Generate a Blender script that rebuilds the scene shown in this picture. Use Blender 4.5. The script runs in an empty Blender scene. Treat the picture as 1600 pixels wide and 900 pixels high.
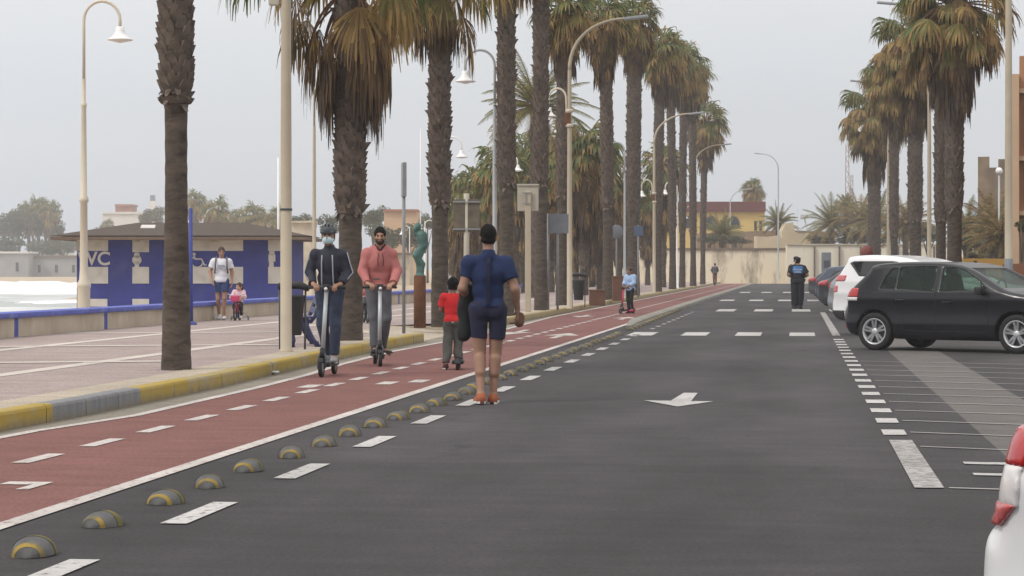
import bpy, bmesh, math, random
import numpy as np
from mathutils import Vector, Matrix
from mathutils.bvhtree import BVHTree

R = math.radians
SC = bpy.context.scene
COL = SC.collection
F = 3500.0          # focal length in photo pixels
HC = 1.35           # eye height
TH = math.atan2(445, F)
CT, ST = math.cos(TH), math.sin(TH)

def cam2w(X, D, z=0.0):
    return Vector((X * CT - D * ST, X * ST + D * CT, z))
def at(px, D, z=0.0):
    """world point at picture column px and depth D"""
    return cam2w((px - 800) / F * D, D, z)
def gp(px, py, z=0.0):
    D = F * (HC - z) / (py - 421)
    return at(px, D, z)
def hz(py, D):
    return HC + (421 - py) / F * D

# ------------------------------------------------------------------ materials
def nodes_of(m):
    m.use_nodes = True
    return m.node_tree.nodes, m.node_tree.links

def mat(name, col, rough=0.8, var=0.18, scale=6.0, bump=0.0, bscale=40.0, metal=0.0, spec=0.4, col2=None,
        c2_scale=2.0, c2_lo=0.5, c2_hi=0.65, coat=0.0, stretch=(1, 1, 1), coord='Object'):
    m = bpy.data.materials.new(name)
    N, L = nodes_of(m)
    b = N['Principled BSDF']
    b.inputs['Roughness'].default_value = rough
    b.inputs['Metallic'].default_value = metal
    b.inputs['Specular IOR Level'].default_value = spec
    b.inputs['Coat Weight'].default_value = coat
    tc = N.new('ShaderNodeTexCoord')
    mp = N.new('ShaderNodeMapping'); mp.inputs['Scale'].default_value = stretch
    if coord == 'World':
        geo = N.new('ShaderNodeNewGeometry'); L.new(geo.outputs['Position'], mp.inputs['Vector'])
    else:
        L.new(tc.outputs[coord], mp.inputs['Vector'])
    nz = N.new('ShaderNodeTexNoise'); nz.inputs['Scale'].default_value = scale; nz.inputs['Detail'].default_value = 5
    L.new(mp.outputs['Vector'], nz.inputs['Vector'])
    rm = N.new('ShaderNodeMapRange'); rm.inputs['From Min'].default_value = .25; rm.inputs['From Max'].default_value = .75
    rm.inputs['To Min'].default_value = 1 - var; rm.inputs['To Max'].default_value = 1 + var
    L.new(nz.outputs['Fac'], rm.inputs['Value'])
    mul = N.new('ShaderNodeMix'); mul.data_type = 'RGBA'; mul.blend_type = 'MULTIPLY'; mul.inputs[0].default_value = 1
    cb = N.new('ShaderNodeCombineColor')
    for i in range(3): L.new(rm.outputs['Result'], cb.inputs[i])
    src = None
    if col2 is not None:
        n2 = N.new('ShaderNodeTexNoise'); n2.inputs['Scale'].default_value = c2_scale; n2.inputs['Detail'].default_value = 6
        L.new(mp.outputs['Vector'], n2.inputs['Vector'])
        r2 = N.new('ShaderNodeMapRange'); r2.inputs['From Min'].default_value = c2_lo; r2.inputs['From Max'].default_value = c2_hi
        L.new(n2.outputs['Fac'], r2.inputs['Value'])
        mx = N.new('ShaderNodeMix'); mx.data_type = 'RGBA'
        mx.inputs[6].default_value = (*col, 1); mx.inputs[7].default_value = (*col2, 1)
        L.new(r2.outputs['Result'], mx.inputs[0])
        L.new(mx.outputs[2], mul.inputs[6])
    else:
        mul.inputs[6].default_value = (*col, 1)
    L.new(cb.outputs[0], mul.inputs[7])
    L.new(mul.outputs[2], b.inputs['Base Color'])
    if bump:
        n3 = N.new('ShaderNodeTexNoise'); n3.inputs['Scale'].default_value = bscale; n3.inputs['Detail'].default_value = 4
        L.new(mp.outputs['Vector'], n3.inputs['Vector'])
        bp = N.new('ShaderNodeBump'); bp.inputs['Strength'].default_value = bump; bp.inputs['Distance'].default_value = .02
        L.new(n3.outputs['Fac'], bp.inputs['Height']); L.new(bp.outputs['Normal'], b.inputs['Normal'])
    return m

M = {}
def mk(name, *a, **k):
    M[name] = mat(name, *a, **k); return M[name]

mk('post_beige', (.44, .38, .285), .6, .08, 3)
mk('lamp_cream', (.62, .56, .45), .5, .06, 3)
mk('lamp_grey', (.42, .44, .45), .5, .06, 3)
mk('lamp_white', (.8, .8, .8), .35, .03)
mk('lamp_head', (.33, .35, .37), .4, .05)
mk('steel_dark', (.07, .075, .085), .5, .1)
mk('steel_grey', (.24, .25, .26), .5, .1)
mk('rust', (.135, .058, .03), .9, .35, 7, .3, 30)
mk('bronze_green', (.06, .13, .115), .6, .4, 6)
mk('concrete', (.36, .34, .29), .9, .15, 3, .2, 30, col2=(.25, .23, .19), c2_scale=1.3)
mk('wall_cream', (.52, .45, .35), .9, .14, 2, .2, 20, col2=(.36, .30, .22), c2_scale=.9, c2_lo=.5, c2_hi=.75)
mk('blue_coping', (.095, .12, .42), .75, .15, 4, col2=(.2, .23, .46), c2_scale=3, c2_lo=.55, c2_hi=.75)
mk('blue_paint', (.035, .045, .25), .8, .16, 2, col2=(.06, .07, .22), c2_scale=1.2, c2_lo=.5, c2_hi=.8)
mk('white_paint_wall', (.60, .58, .55), .8, .08, 3, col2=(.44, .41, .37), c2_scale=1.6, c2_lo=.5, c2_hi=.8)
mk('roof_brown', (.075, .056, .045), .9, .25, 6, .3, 30)
mk('roof_edge', (.15, .11, .085), .9, .15, 6)
mk('skin', (.36, .205, .14), .55, .08, 10, spec=.3)
mk('skin_tan', (.30, .172, .118), .55, .08, 10, spec=.3)
mk('skin_pale', (.50, .30, .22), .55, .08, 10, spec=.3)
mk('hair_black', (.007, .006, .0055), .75, .3, 60, spec=.12)
mk('hair_brown', (.05, .028, .016), .6, .3, 60)
mk('beard', (.04, .025, .018), .8, .3, 80)
mk('eye', (.02, .015, .012), .2, 0)
mk('lips', (.30, .13, .10), .5, .05)
mk('polo_blue', (.007, .019, .072), .85, .15, 5, .15, 60)
mk('polo_dark', (.008, .010, .035), .85, .1)
mk('navy_shorts', (.014, .015, .042), .85, .15, 5, .15, 60)
mk('orange_shoe', (.30, .082, .034), .7, .15, 8)
mk('sole_white', (.62, .6, .58), .7, .06)
mk('black_cloth', (.012, .012, .014), .85, .2, 8)
mk('black_rubber', (.016, .016, .017), .75, .15, 8)
mk('black_plastic', (.02, .02, .023), .5, .12, 8)
mk('red_shirt', (.55, .018, .022), .85, .1, 6)
mk('grey_trousers', (.085, .085, .075), .9, .15, 6, .2, 60)
mk('grey_jeans', (.105, .11, .125), .9, .18, 6, .2, 60)
mk('blue_jeans', (.03, .042, .075), .9, .35, 7, .2, 60, col2=(.06, .08, .125), c2_scale=5)
mk('jacket_navy', (.018, .02, .036), .7, .2, 6, .25, 40)
mk('piping', (.34, .36, .40), .6, .03)
mk('pink_hoodie', (.42, .15, .14), .9, .1, 5, .2, 60)
mk('maroon', (.05, .012, .016), .9, .1)
mk('mask_blue', (.50, .68, .74), .8, .05)
mk('helmet_grey', (.055, .068, .075), .4, .1)
mk('white_tee', (.66, .66, .70), .85, .05, 6, .15, 50)
mk('blue_shorts', (.03, .052, .14), .85, .12, 6)
mk('light_blue', (.34, .47, .68), .85, .08, 6)
mk('pale_pink', (.66, .45, .50), .85, .1, 6)
mk('hot_pink', (.52, .05, .13), .5, .08, 6)
mk('uniform', (.010, .011, .018), .85, .15, 6)
mk('police_blue', (.04, .16, .40), .8, .1, 6)
mk('text_white', (.62, .66, .7), .7, .02)
mk('scooter_silver', (.42, .44, .46), .4, .05, metal=.3)
mk('car_charcoal', (.010, .011, .015), .3, .06, 2, spec=.4, coat=.15)
mk('car_white', (.74, .745, .76), .3, .03, 2, spec=.5, coat=.5)
mk('car_silver', (.30, .31, .33), .3, .04, 2, spec=.5, coat=.5, metal=.3)
mk('car_dark', (.035, .038, .045), .3, .05, 2, spec=.5, coat=.5)
mk('car_blue', (.03, .045, .08), .3, .05, 2, spec=.5, coat=.5)
mk('tail_red', (.42, .012, .016), .15, .05, 20, spec=.6, coat=.6)
mk('tail_pink', (.50, .10, .10), .2, .05, 20, spec=.6, coat=.6)
mk('tail_clear', (.72, .70, .70), .15, .06, 30, spec=.6, coat=.6)
mk('rim_alloy', (.58, .59, .61), .3, .05, metal=.4)
mk('sand', (.42, .33, .225), .95, .12, .3)
mk('yellow_house', (.58, .43, .16), .9, .08, .4, coord='World')
mk('maroon_roof', (.13, .04, .04), .9, .1, .5, coord='World')
mk('window_dark', (.035, .04, .045), .3, .1)
mk('grey_house', (.30, .30, .30), .9, .15, .4, coord='World')
mk('white_house', (.62, .61, .59), .9, .06, .4, coord='World')
mk('tile_roof', (.30, .13, .085), .9, .2, .6, coord='World')
mk('fort_stone', (.20, .145, .10), .95, .3, .9, .4, 6, col2=(.26, .19, .12), c2_scale=.4, coord='World')
mk('ruin_cream', (.50, .42, .30), .95, .15, .5, .3, 5, col2=(.20, .15, .10), c2_scale=.35, c2_lo=.54, c2_hi=.62, coord='World')
mk('orange_facade', (.38, .19, .10), .85, .08, .8)
mk('orange_pale', (.50, .34, .22), .85, .08, .8)
mk('brown_wall', (.20, .085, .045), .9, .15, 1.5)
mk('ochre_wall', (.46, .27, .07), .9, .15, 1)
mk('sign_back', (.42, .39, .32), .6, .1, 5)
mk('sign_brown', (.12, .10, .07), .6, .35, 5)
mk('sign_grey', (.19, .21, .235), .6, .1, 5)
mk('sign_blue', (.085, .13, .21), .6, .1, 5)
mk('pole_blue', (.05, .07, .30), .6, .1, 3)
mk('bench_blue', (.025, .03, .10), .5, .15, 5)
mk('planter_brown', (.13, .065, .04), .9, .2, 4)
mk('red_sign', (.24, .075, .065), .5, .1)
# foliage
mk('frond_green', (.095, .135, .032), .55, .35, 2.5)
mk('frond_olive', (.19, .165, .045), .6, .35, 2.5)
mk('frond_straw', (.33, .22, .08), .75, .35, 2.5)
mk('frond_brown', (.15, .095, .048), .85, .4, 2.5)
mk('frond_grey', (.065, .046, .033), .9, .4, 2.5)
mk('petiole', (.16, .085, .04), .7, .25, 4)
mk('trunk_bark', (.085, .067, .053), .95, .45, 4, .6, 22, col2=(.055, .043, .035), c2_scale=7, stretch=(1, 1, 2.5))
mk('trunk_boot', (.118, .092, .075), .95, .45, 7, .5, 30)
mk('leaf_a', (.065, .085, .04), .7, .35, .8, coord='World')
mk('leaf_b', (.10, .11, .06), .7, .35, .8, coord='World')
mk('leaf_dry', (.17, .13, .075), .8, .35, .8, coord='World')
mk('bark_far', (.12, .09, .065), .9, .2, 1, coord='World')

# leaves let some light through
def leafy(name, k):
    m = M[name]; N, L = m.node_tree.nodes, m.node_tree.links
    b = N['Principled BSDF']; out = N['Material Output']; t = N.new('ShaderNodeBsdfTranslucent'); x = N.new('ShaderNodeMixShader'); x.inputs[0].default_value = k
    L.new(b.inputs['Base Color'].links[0].from_socket, t.inputs['Color']); L.new(b.outputs[0], x.inputs[1]); L.new(t.outputs[0], x.inputs[2]); L.new(x.outputs[0], out.inputs['Surface'])
for nm in ('frond_green', 'frond_olive', 'frond_straw', 'frond_brown', 'leaf_a', 'leaf_b'): leafy(nm, .38)
# glass
def glass():
    m = bpy.data.materials.new('car_glass'); N, L = nodes_of(m)
    b = N['Principled BSDF']; out = N['Material Output']
    b.inputs['Base Color'].default_value = (.03, .045, .04, 1); b.inputs['Roughness'].default_value = .04
    b.inputs['Specular IOR Level'].default_value = .7
    t = N.new('ShaderNodeBsdfTransparent'); t.inputs['Color'].default_value = (.74, .84, .79, 1)
    mx = N.new('ShaderNodeMixShader'); mx.inputs[0].default_value = .42
    nz = N.new('ShaderNodeTexNoise'); nz.inputs['Scale'].default_value = 3
    tc = N.new('ShaderNodeTexCoord'); L.new(tc.outputs['Object'], nz.inputs['Vector'])
    mr = N.new('ShaderNodeMapRange'); mr.inputs['To Min'].default_value = .16; mr.inputs['To Max'].default_value = .34
    L.new(nz.outputs['Fac'], mr.inputs['Value']); L.new(mr.outputs['Result'], mx.inputs[0])
    L.new(t.outputs[0], mx.inputs[1]); L.new(b.outputs[0], mx.inputs[2]); L.new(mx.outputs[0], out.inputs['Surface'])
    return m
M['glass'] = glass()
mk('glass_dark', (.012, .014, .016), .06, .2, 3, spec=.7)

# ------------------------------------------------------------------ objects
def props(o, label=None, cat=None, group=None, kind=None):
    if label: o['label'] = label
    if cat: o['category'] = cat
    if group: o['group'] = group
    if kind: o['kind'] = kind
    return o
def empty(name, loc, rz=0.0, label=None, cat=None, group=None):
    o = bpy.data.objects.new(name, None); COL.objects.link(o)
    o.location = loc; o.rotation_euler = (0, 0, rz); o.empty_display_size = .1
    return props(o, label, cat, group)
def copy_tree(o, parent=None):
    c = o.copy(); COL.objects.link(c); c.parent = parent
    for ch in list(o.children): copy_tree(ch, c)
    return c

class MB:
    def __init__(s): s.v = []; s.f = []; s.mi = []; s.sm = []
    def add(s, vs, fs, mi=0, sm=False):
        b = len(s.v); s.v.extend([tuple(v) for v in vs])
        for f in fs: s.f.append(tuple(i + b for i in f)); s.mi.append(mi); s.sm.append(sm)
        return s
    def box(s, c, d, mi=0, rot=None, taper=1.0):
        hx, hy, hz_ = d[0] / 2, d[1] / 2, d[2] / 2
        vs = []
        for z in (-1, 1):
            t = taper if z > 0 else 1
            for x, y in ((-1, -1), (1, -1), (1, 1), (-1, 1)):
                v = Vector((x * hx * t, y * hy * t, z * hz_))
                if rot is not None: v = rot @ v
                vs.append(Vector(c) + v)
        return s.add(vs, [(3, 2, 1, 0), (4, 5, 6, 7), (0, 1, 5, 4), (1, 2, 6, 5), (2, 3, 7, 6), (3, 0, 4, 7)], mi)
    def bbox(s, c, d, b=.01, mi=0, rot=None):
        """box with chamfered edges"""
        bm = bmesh.new(); bmesh.ops.create_cube(bm, size=1)
        for v in bm.verts: v.co = Vector((v.co.x * d[0], v.co.y * d[1], v.co.z * d[2]))
        bmesh.ops.bevel(bm, geom=bm.edges[:], offset=b, segments=2, affect='EDGES', profile=.6)
        vs = []
        for v in bm.verts:
            p = v.co.copy()
            if rot is not None: p = rot @ p
            vs.append(p + Vector(c))
        bm.verts.index_update()
        fs = [tuple(v.index for v in f.verts) for f in bm.faces]; bm.free()
        return s.add(vs, fs, mi)
    def tube(s, pts, rad, n=10, mi=0, caps=True, sm=True, squash=None):
        pts = [Vector(p) for p in pts]
        if not hasattr(rad, '__len__'): rad = [rad] * len(pts)
        vs = []; up = None
        for i, p in enumerate(pts):
            t = (pts[min(i + 1, len(pts) - 1)] - pts[max(i - 1, 0)]).normalized()
            if up is None:
                a = Vector((0, 1, 0)) if abs(t.y) < .9 else Vector((1, 0, 0))
                u = t.cross(a).normalized()
            else:
                u = (up - t * up.dot(t)).normalized()
            up = u; w = t.cross(u)
            for k in range(n):
                a = 2 * math.pi * k / n
                vs.append(p + (u * math.cos(a) + w * math.sin(a)) * rad[i])
        fs = []
        for i in range(len(pts) - 1):
            for k in range(n):
                k2 = (k + 1) % n
                fs.append((i * n + k, i * n + k2, (i + 1) * n + k2, (i + 1) * n + k))
        s.add(vs, fs, mi, sm)
        if caps:
            b = len(s.v) - len(vs)
            s.f.append(tuple(b + k for k in range(n))[::-1]); s.mi.append(mi); s.sm.append(False)
            e = b + (len(pts) - 1) * n
            s.f.append(tuple(e + k for k in range(n))); s.mi.append(mi); s.sm.append(False)
        return s
    def lathe(s, prof, c=(0, 0, 0), n=24, mi=0, axis='z', sm=True, mis=None):
        vs = []
        for r, h in prof:
            for k in range(n):
                a = 2 * math.pi * k / n
                if axis == 'z': p = (r * math.cos(a), r * math.sin(a), h)
                elif axis == 'y': p = (r * math.cos(a), h, r * math.sin(a))
                else: p = (h, r * math.cos(a), r * math.sin(a))
                vs.append(Vector(c) + Vector(p))
        b = len(s.v); s.v.extend([tuple(v) for v in vs])
        for i in range(len(prof) - 1):
            for k in range(n):
                k2 = (k + 1) % n
                f = (b + i * n + k, b + i * n + k2, b + (i + 1) * n + k2, b + (i + 1) * n + k)
                if axis == 'y': f = f[::-1]
                s.f.append(f); s.mi.append(mis[i] if mis else mi); s.sm.append(sm)
        return s
    def prism(s, poly, z0, z1, mi=0):
        n = len(poly)
        a = sum(poly[i][0] * poly[(i + 1) % n][1] - poly[(i + 1) % n][0] * poly[i][1] for i in range(n))
        if a < 0: poly = poly[::-1]
        vs = [(p[0], p[1], z0) for p in poly] + [(p[0], p[1], z1) for p in poly]
        fs = [tuple(range(n))[::-1], tuple(range(n, 2 * n))] + [(i, (i + 1) % n, (i + 1) % n + n, i + n) for i in range(n)]
        return s.add(vs, fs, mi)
    def xform(s, mtx):
        s.v = [tuple(mtx @ Vector(v)) for v in s.v]; return s
    def build(s, name, mats, parent=None, loc=None):
        me = bpy.data.meshes.new(name)
        me.from_pydata(s.v, [], s.f)
        if not isinstance(mats, (list, tuple)): mats = [mats]
        for m in mats: me.materials.append(M[m] if isinstance(m, str) else m)
        me.polygons.foreach_set('material_index', s.mi)
        me.polygons.foreach_set('use_smooth', s.sm)
        me.update()
        o = bpy.data.objects.new(name, me); COL.objects.link(o)
        if parent: o.parent = parent
        if loc is not None: o.location = loc
        return o

def structure(o): o['kind'] = 'structure'; return o

def text(name, body, size, material, parent, loc, rot, depth=.004, bold=False):
    c = bpy.data.curves.new(name, 'FONT'); c.body = body; c.size = size; c.extrude = depth
    c.align_x = 'CENTER'; c.align_y = 'CENTER'
    if bold: c.offset = size * .02
    c.materials.append(M[material])
    o = bpy.data.objects.new(name, c); COL.objects.link(o)
    bpy.context.view_layer.update()
    me = bpy.data.meshes.new_from_object(o.evaluated_get(bpy.context.evaluated_depsgraph_get())); bpy.data.objects.remove(o)
    me.materials.clear(); me.materials.append(M[material])
    o = bpy.data.objects.new(name, me); COL.objects.link(o)
    o.parent = parent; o.location = loc; o.rotation_euler = rot
    return o

# ------------------------------------------------------------------ implicit surfaces -> mesh
def snets(v, o, h):
    s = v < 0
    c = [s[:-1, :-1, :-1], s[1:, :-1, :-1], s[:-1, 1:, :-1], s[1:, 1:, :-1], s[:-1, :-1, 1:], s[1:, :-1, 1:], s[:-1, 1:, 1:], s[1:, 1:, 1:]]
    cnt = sum(x.astype(np.int8) for x in c)
    I, J, K = np.nonzero((cnt > 0) & (cnt < 8))
    off = [(0, 0, 0), (1, 0, 0), (0, 1, 0), (1, 1, 0), (0, 0, 1), (1, 0, 1), (0, 1, 1), (1, 1, 1)]
    val = [v[I + a, J + b, K + d] for a, b, d in off]
    acc = np.zeros((len(I), 3)); n = np.zeros(len(I))
    for a, b in ((0, 1), (2, 3), (4, 5), (6, 7), (0, 2), (1, 3), (4, 6), (5, 7), (0, 4), (1, 5), (2, 6), (3, 7)):
        m = (val[a] < 0) != (val[b] < 0)
        den = val[a] - val[b]; t = np.where(m, val[a] / np.where(den == 0, 1, den), 0)
        pa = np.array(off[a], float); pb = np.array(off[b], float)
        acc += np.where(m[:, None], pa + t[:, None] * (pb - pa), 0); n += m
    P = (np.stack([I, J, K], 1) + acc / n[:, None]) * h + np.array(o)
    idx = np.full(cnt.shape, -1, np.int64); idx[I, J, K] = np.arange(len(I))
    F_ = []
    def quads(ax):
        if ax == 0: a, b = s[:-1, 1:-1, 1:-1], s[1:, 1:-1, 1:-1]
        elif ax == 1: a, b = s[1:-1, :-1, 1:-1], s[1:-1, 1:, 1:-1]
        else: a, b = s[1:-1, 1:-1, :-1], s[1:-1, 1:-1, 1:]
        i, j, k = np.nonzero(a != b)
        fl = a[i, j, k]
        if ax == 0: j = j + 1; k = k + 1; q = [idx[i, j - 1, k - 1], idx[i, j, k - 1], idx[i, j, k], idx[i, j - 1, k]]
        elif ax == 1: i = i + 1; k = k + 1; q = [idx[i - 1, j, k - 1], idx[i - 1, j, k], idx[i, j, k], idx[i, j, k - 1]]
        else: i = i + 1; j = j + 1; q = [idx[i - 1, j - 1, k], idx[i, j - 1, k], idx[i, j, k], idx[i - 1, j, k]]
        q = np.stack(q, 1); q[~fl] = q[~fl][:, ::-1]
        return q
    Q = np.concatenate([quads(0), quads(1), quads(2)])
    return P, Q[(Q >= 0).all(1)]

def smin(a, b, k):
    hh = np.clip(.5 + .5 * (b - a) / k, 0, 1)
    return b * (1 - hh) + a * hh - k * hh * (1 - hh)

def cap(a, b, ra, rb, cut0=False, cut1=False, flat=None): return ('c', np.array(a, float), np.array(b, float), ra, rb, cut0, cut1)
def ell(c, r, rot=None): return ('e', np.array(c, float), np.array(r, float), None if rot is None else np.array(rot, float))

def prim_bb(p):
    if p[0] == 'c':
        return np.minimum(p[1] - p[3], p[2] - p[4]), np.maximum(p[1] + p[3], p[2] + p[4])
    r = p[2] if p[3] is None else np.full(3, p[2].max())
    return p[1] - r, p[1] + r
def prim_d(p, X, Y, Z):
    if p[0] == 'c':
        a, b = p[1], p[2]; ab = b - a; L2 = max((ab * ab).sum(), 1e-9)
        x, y, z = X - a[0], Y - a[1], Z - a[2]
        t0 = (x * ab[0] + y * ab[1] + z * ab[2]) / L2
        t = np.clip(t0, 0, 1)
        d = np.sqrt((x - t * ab[0])**2 + (y - t * ab[1])**2 + (z - t * ab[2])**2) - (p[3] + t * (p[4] - p[3]))
        L = math.sqrt(L2)
        if p[5]: d = np.maximum(d, -t0 * L)
        if p[6]: d = np.maximum(d, (t0 - 1) * L)
        return d
    x, y, z = X - p[1][0], Y - p[1][1], Z - p[1][2]
    if p[3] is not None:
        r = p[3]
        x, y, z = r[0, 0] * x + r[1, 0] * y + r[2, 0] * z, r[0, 1] * x + r[1, 1] * y + r[2, 1] * z, r[0, 2] * x + r[1, 2] * y + r[2, 2] * z
    q = p[2]
    k0 = np.sqrt((x / q[0])**2 + (y / q[1])**2 + (z / q[2])**2)
    k1 = np.sqrt((x / q[0]**2)**2 + (y / q[1]**2)**2 + (z / q[2]**2)**2)
    return np.where(k1 < 1e-6, -q.min(), k0 * (k0 - 1) / np.maximum(k1, 1e-6))

def field(prims, h, k=.02, sub=(), half=(), folds=0.0, fseed=0, ffreq=22.0, pad=.03):
    """prims: solids joined smoothly; sub: solids cut away; half: (point, normal) half spaces cut away on the normal's side"""
    bb = [prim_bb(p) for p in prims]
    lo = np.min([b[0] for b in bb], 0) - pad; hi = np.max([b[1] for b in bb], 0) + pad
    n = np.ceil((hi - lo) / h).astype(int) + 1
    ax = [lo[i] + h * np.arange(n[i]) for i in range(3)]
    v = np.full(n, 1.0, np.float32)
    def region(b):
        i0 = np.maximum(((b[0] - k - 2.5 * h - lo) / h).astype(int), 0); i1 = np.minimum(((b[1] + k + 2.5 * h - lo) / h).astype(int) + 2, n)
        sl = tuple(slice(i0[i], i1[i]) for i in range(3))
        return sl, [ax[0][sl[0]][:, None, None], ax[1][sl[1]][None, :, None], ax[2][sl[2]][None, None, :]]
    for p, b in zip(prims, bb):
        sl, g = region(b)
        v[sl] = smin(v[sl], prim_d(p, *g), k)
    if folds:
        rg = np.random.RandomState(fseed)
        g = [ax[0][:, None, None], ax[1][None, :, None], ax[2][None, None, :]]
        acc = 0
        for i in range(5):
            d = rg.normal(size=3); d[2] *= 1.3; d *= ffreq * rg.uniform(.5, 1.3) / np.linalg.norm(d)
            w = rg.normal(size=3) * 5
            acc = acc + np.sin(d[0] * g[0] + d[1] * g[1] + d[2] * g[2] + 1.6 * np.sin(w[0] * g[0] + w[1] * g[1] + w[2] * g[2]) + rg.uniform(0, 6))
        v = v + (folds * acc / 2.2).astype(np.float32)
    for p in sub:
        sl, g = region(prim_bb(p))
        if all(s_.stop > s_.start for s_ in sl): v[sl] = np.maximum(v[sl], -prim_d(p, *g))
    for (pt, nr) in half:
        nr = np.array(nr, float); nr /= np.linalg.norm(nr)
        g = [ax[0][:, None, None], ax[1][None, :, None], ax[2][None, None, :]]
        d = (g[0] - pt[0]) * nr[0] + (g[1] - pt[1]) * nr[1] + (g[2] - pt[2]) * nr[2]
        v = np.maximum(v, d)
    return v, lo

def net_obj(name, P, Q, mats, parent=None, mi=None):
    me = bpy.data.meshes.new(name)
    me.vertices.add(len(P)); me.vertices.foreach_set('co', P.astype(np.float32).ravel())
    me.loops.add(len(Q) * 4); me.loops.foreach_set('vertex_index', Q.astype(np.int32).ravel())
    me.polygons.add(len(Q)); me.polygons.foreach_set('loop_start', np.arange(len(Q), dtype=np.int32) * 4)
    if not isinstance(mats, (list, tuple)): mats = [mats]
    for m in mats: me.materials.append(M[m] if isinstance(m, str) else m)
    if mi is not None: me.polygons.foreach_set('material_index', mi.astype(np.int32))
    me.polygons.foreach_set('use_smooth', np.ones(len(Q), bool))
    me.update(calc_edges=True); me.validate()
    o = bpy.data.objects.new(name, me); COL.objects.link(o)
    if parent: o.parent = parent
    return o

def blob(name, prims, h, mats, parent=None, **kw):
    v, lo = field(prims, h, **kw)
    P, Q = snets(v, lo, h)
    return net_obj(name, P, Q, mats, parent)
# ================================================================== SETTING
def interp(tab, y):
    xs = [t[0] for t in tab]; vs = [t[1] for t in tab]
    return float(np.interp(y, xs, vs))
KX = [(-8, -6.8), (15, -6.66), (20, -6.5), (25, -6.52), (28, -6.64), (32, -6.78), (36, -6.85), (42, -6.9), (47, -7.02), (60, -7.06), (240, -7.2)]
LX = [(-8, -6.45), (15, -6.42), (18, -6.3), (20, -6.05), (25, -6.1), (28, -6.2), (31, -6.4), (36, -6.58), (42, -6.48), (50, -6.5), (63, -6.88), (240, -6.95)]
kx = lambda y: interp(KX, y)
lx = lambda y: interp(LX, y)

def strip(name, ys, fl, fr, z, material):
    m = MB(); vs = []
    for y in ys: vs += [(fl(y), y, z), (fr(y), y, z)]
    fs = [(2 * i, 2 * i + 1, 2 * i + 3, 2 * i + 2) for i in range(len(ys) - 1)]
    m.add(vs, fs)
    return structure(m.build(name, material))

def asphalt(name, col, dark, light):
    m = bpy.data.materials.new(name); N, L = nodes_of(m); b = N['Principled BSDF']
    geo = N.new('ShaderNodeNewGeometry')
    b.inputs['Roughness'].default_value = .88; b.inputs['Specular IOR Level'].default_value = .3
    def noise(sc, det, st=(1, 1, 1)):
        mp = N.new('ShaderNodeMapping'); mp.inputs['Scale'].default_value = st
        L.new(geo.outputs['Position'], mp.inputs['Vector'])
        n = N.new('ShaderNodeTexNoise'); n.inputs['Scale'].default_value = sc; n.inputs['Detail'].default_value = det
        n.inputs['Roughness'].default_value = .65
        L.new(mp.outputs[0], n.inputs['Vector']); return n.outputs['Fac']
    def rng(sock, a, b_, c, d):
        r = N.new('ShaderNodeMapRange'); r.inputs['From Min'].default_value = a; r.inputs['From Max'].default_value = b_
        r.inputs['To Min'].default_value = c; r.inputs['To Max'].default_value = d
        L.new(sock, r.inputs['Value']); return r.outputs['Result']
    def mult(a, b_):
        q = N.new('ShaderNodeMath'); q.operation = 'MULTIPLY'; L.new(a, q.inputs[0]); L.new(b_, q.inputs[1]); return q.outputs[0]
    g = rng(noise(38, 5), .3, .7, .62, 1.38)            # grit
    w = rng(noise(.55, 7, (1, .35, 1)), .3, .72, dark, light)   # worn patches, drawn out along the road
    st = rng(noise(3.2, 6, (.35, 1.3, 1)), .3, .72, .80, 1.16)
    k = mult(mult(g, w), st)
    if name.startswith('asphalt'):
        sp_ = N.new('ShaderNodeSeparateXYZ'); L.new(geo.outputs['Position'], sp_.inputs[0])
        def math_(op, a, b_):
            q = N.new('ShaderNodeMath'); q.operation = op
            for i, c in ((0, a), (1, b_)):
                if isinstance(c, (int, float)): q.inputs[i].default_value = c
                else: L.new(c, q.inputs[i])
            return q.outputs[0]
        # older darker surfacing this side of a cross joint, tyre-polished tracks, oil drips
        wob = math_('MULTIPLY', noise(.8, 4), .5)
        k = mult(k, rng(math_('SUBTRACT', sp_.outputs['Y'], math_('ADD', 15.2, wob)), -.04, .04, .80, 1.0))
        tr = math_('SINE', math_('MULTIPLY', math_('ADD', sp_.outputs['X'], math_('MULTIPLY', noise(.25, 3), .5)), 3.9), 0)
        k = mult(k, rng(tr, -1, 1, .93, 1.08))
        k = mult(k, rng(noise(1.7, 3, (1, .3, 1)), .64, .74, 1.0, .66))
        k = mult(k, rng(noise(6.0, 2, (1, .6, 1)), .70, .76, 1.0, 1.45))
    mx = N.new('ShaderNodeMix'); mx.data_type = 'RGBA'; mx.blend_type = 'MULTIPLY'; mx.inputs[0].default_value = 1
    mx.inputs[6].default_value = (*col, 1)
    cb = N.new('ShaderNodeCombineColor')
    for i in range(3): L.new(k, cb.inputs[i])
    L.new(cb.outputs[0], mx.inputs[7]); L.new(mx.outputs[2], b.inputs['Base Color'])
    bp = N.new('ShaderNodeBump'); bp.inputs['Strength'].default_value = .35; bp.inputs['Distance'].default_value = .01
    L.new(noise(120, 3), bp.inputs['Height']); L.new(bp.outputs[0], b.inputs['Normal'])
    M[name] = m
asphalt('asphalt', (.0555, .050, .0535), .62, 1.3)
asphalt('asphalt_bay', (.056, .052, .052), .74, 1.2)
asphalt('concrete_strip', (.125, .116, .108), .85, 1.12)
asphalt('red_lane', (.188, .081, .071), .82, 1.14)
asphalt('gutter', (.24, .215, .175), .8, 1.15)
asphalt('paving', (.34, .272, .255), .84, 1.1)
asphalt('border_paving', (.42, .36, .285), .85, 1.1)
asphalt('band_paving', (.55, .50, .45), .88, 1.1)

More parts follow.
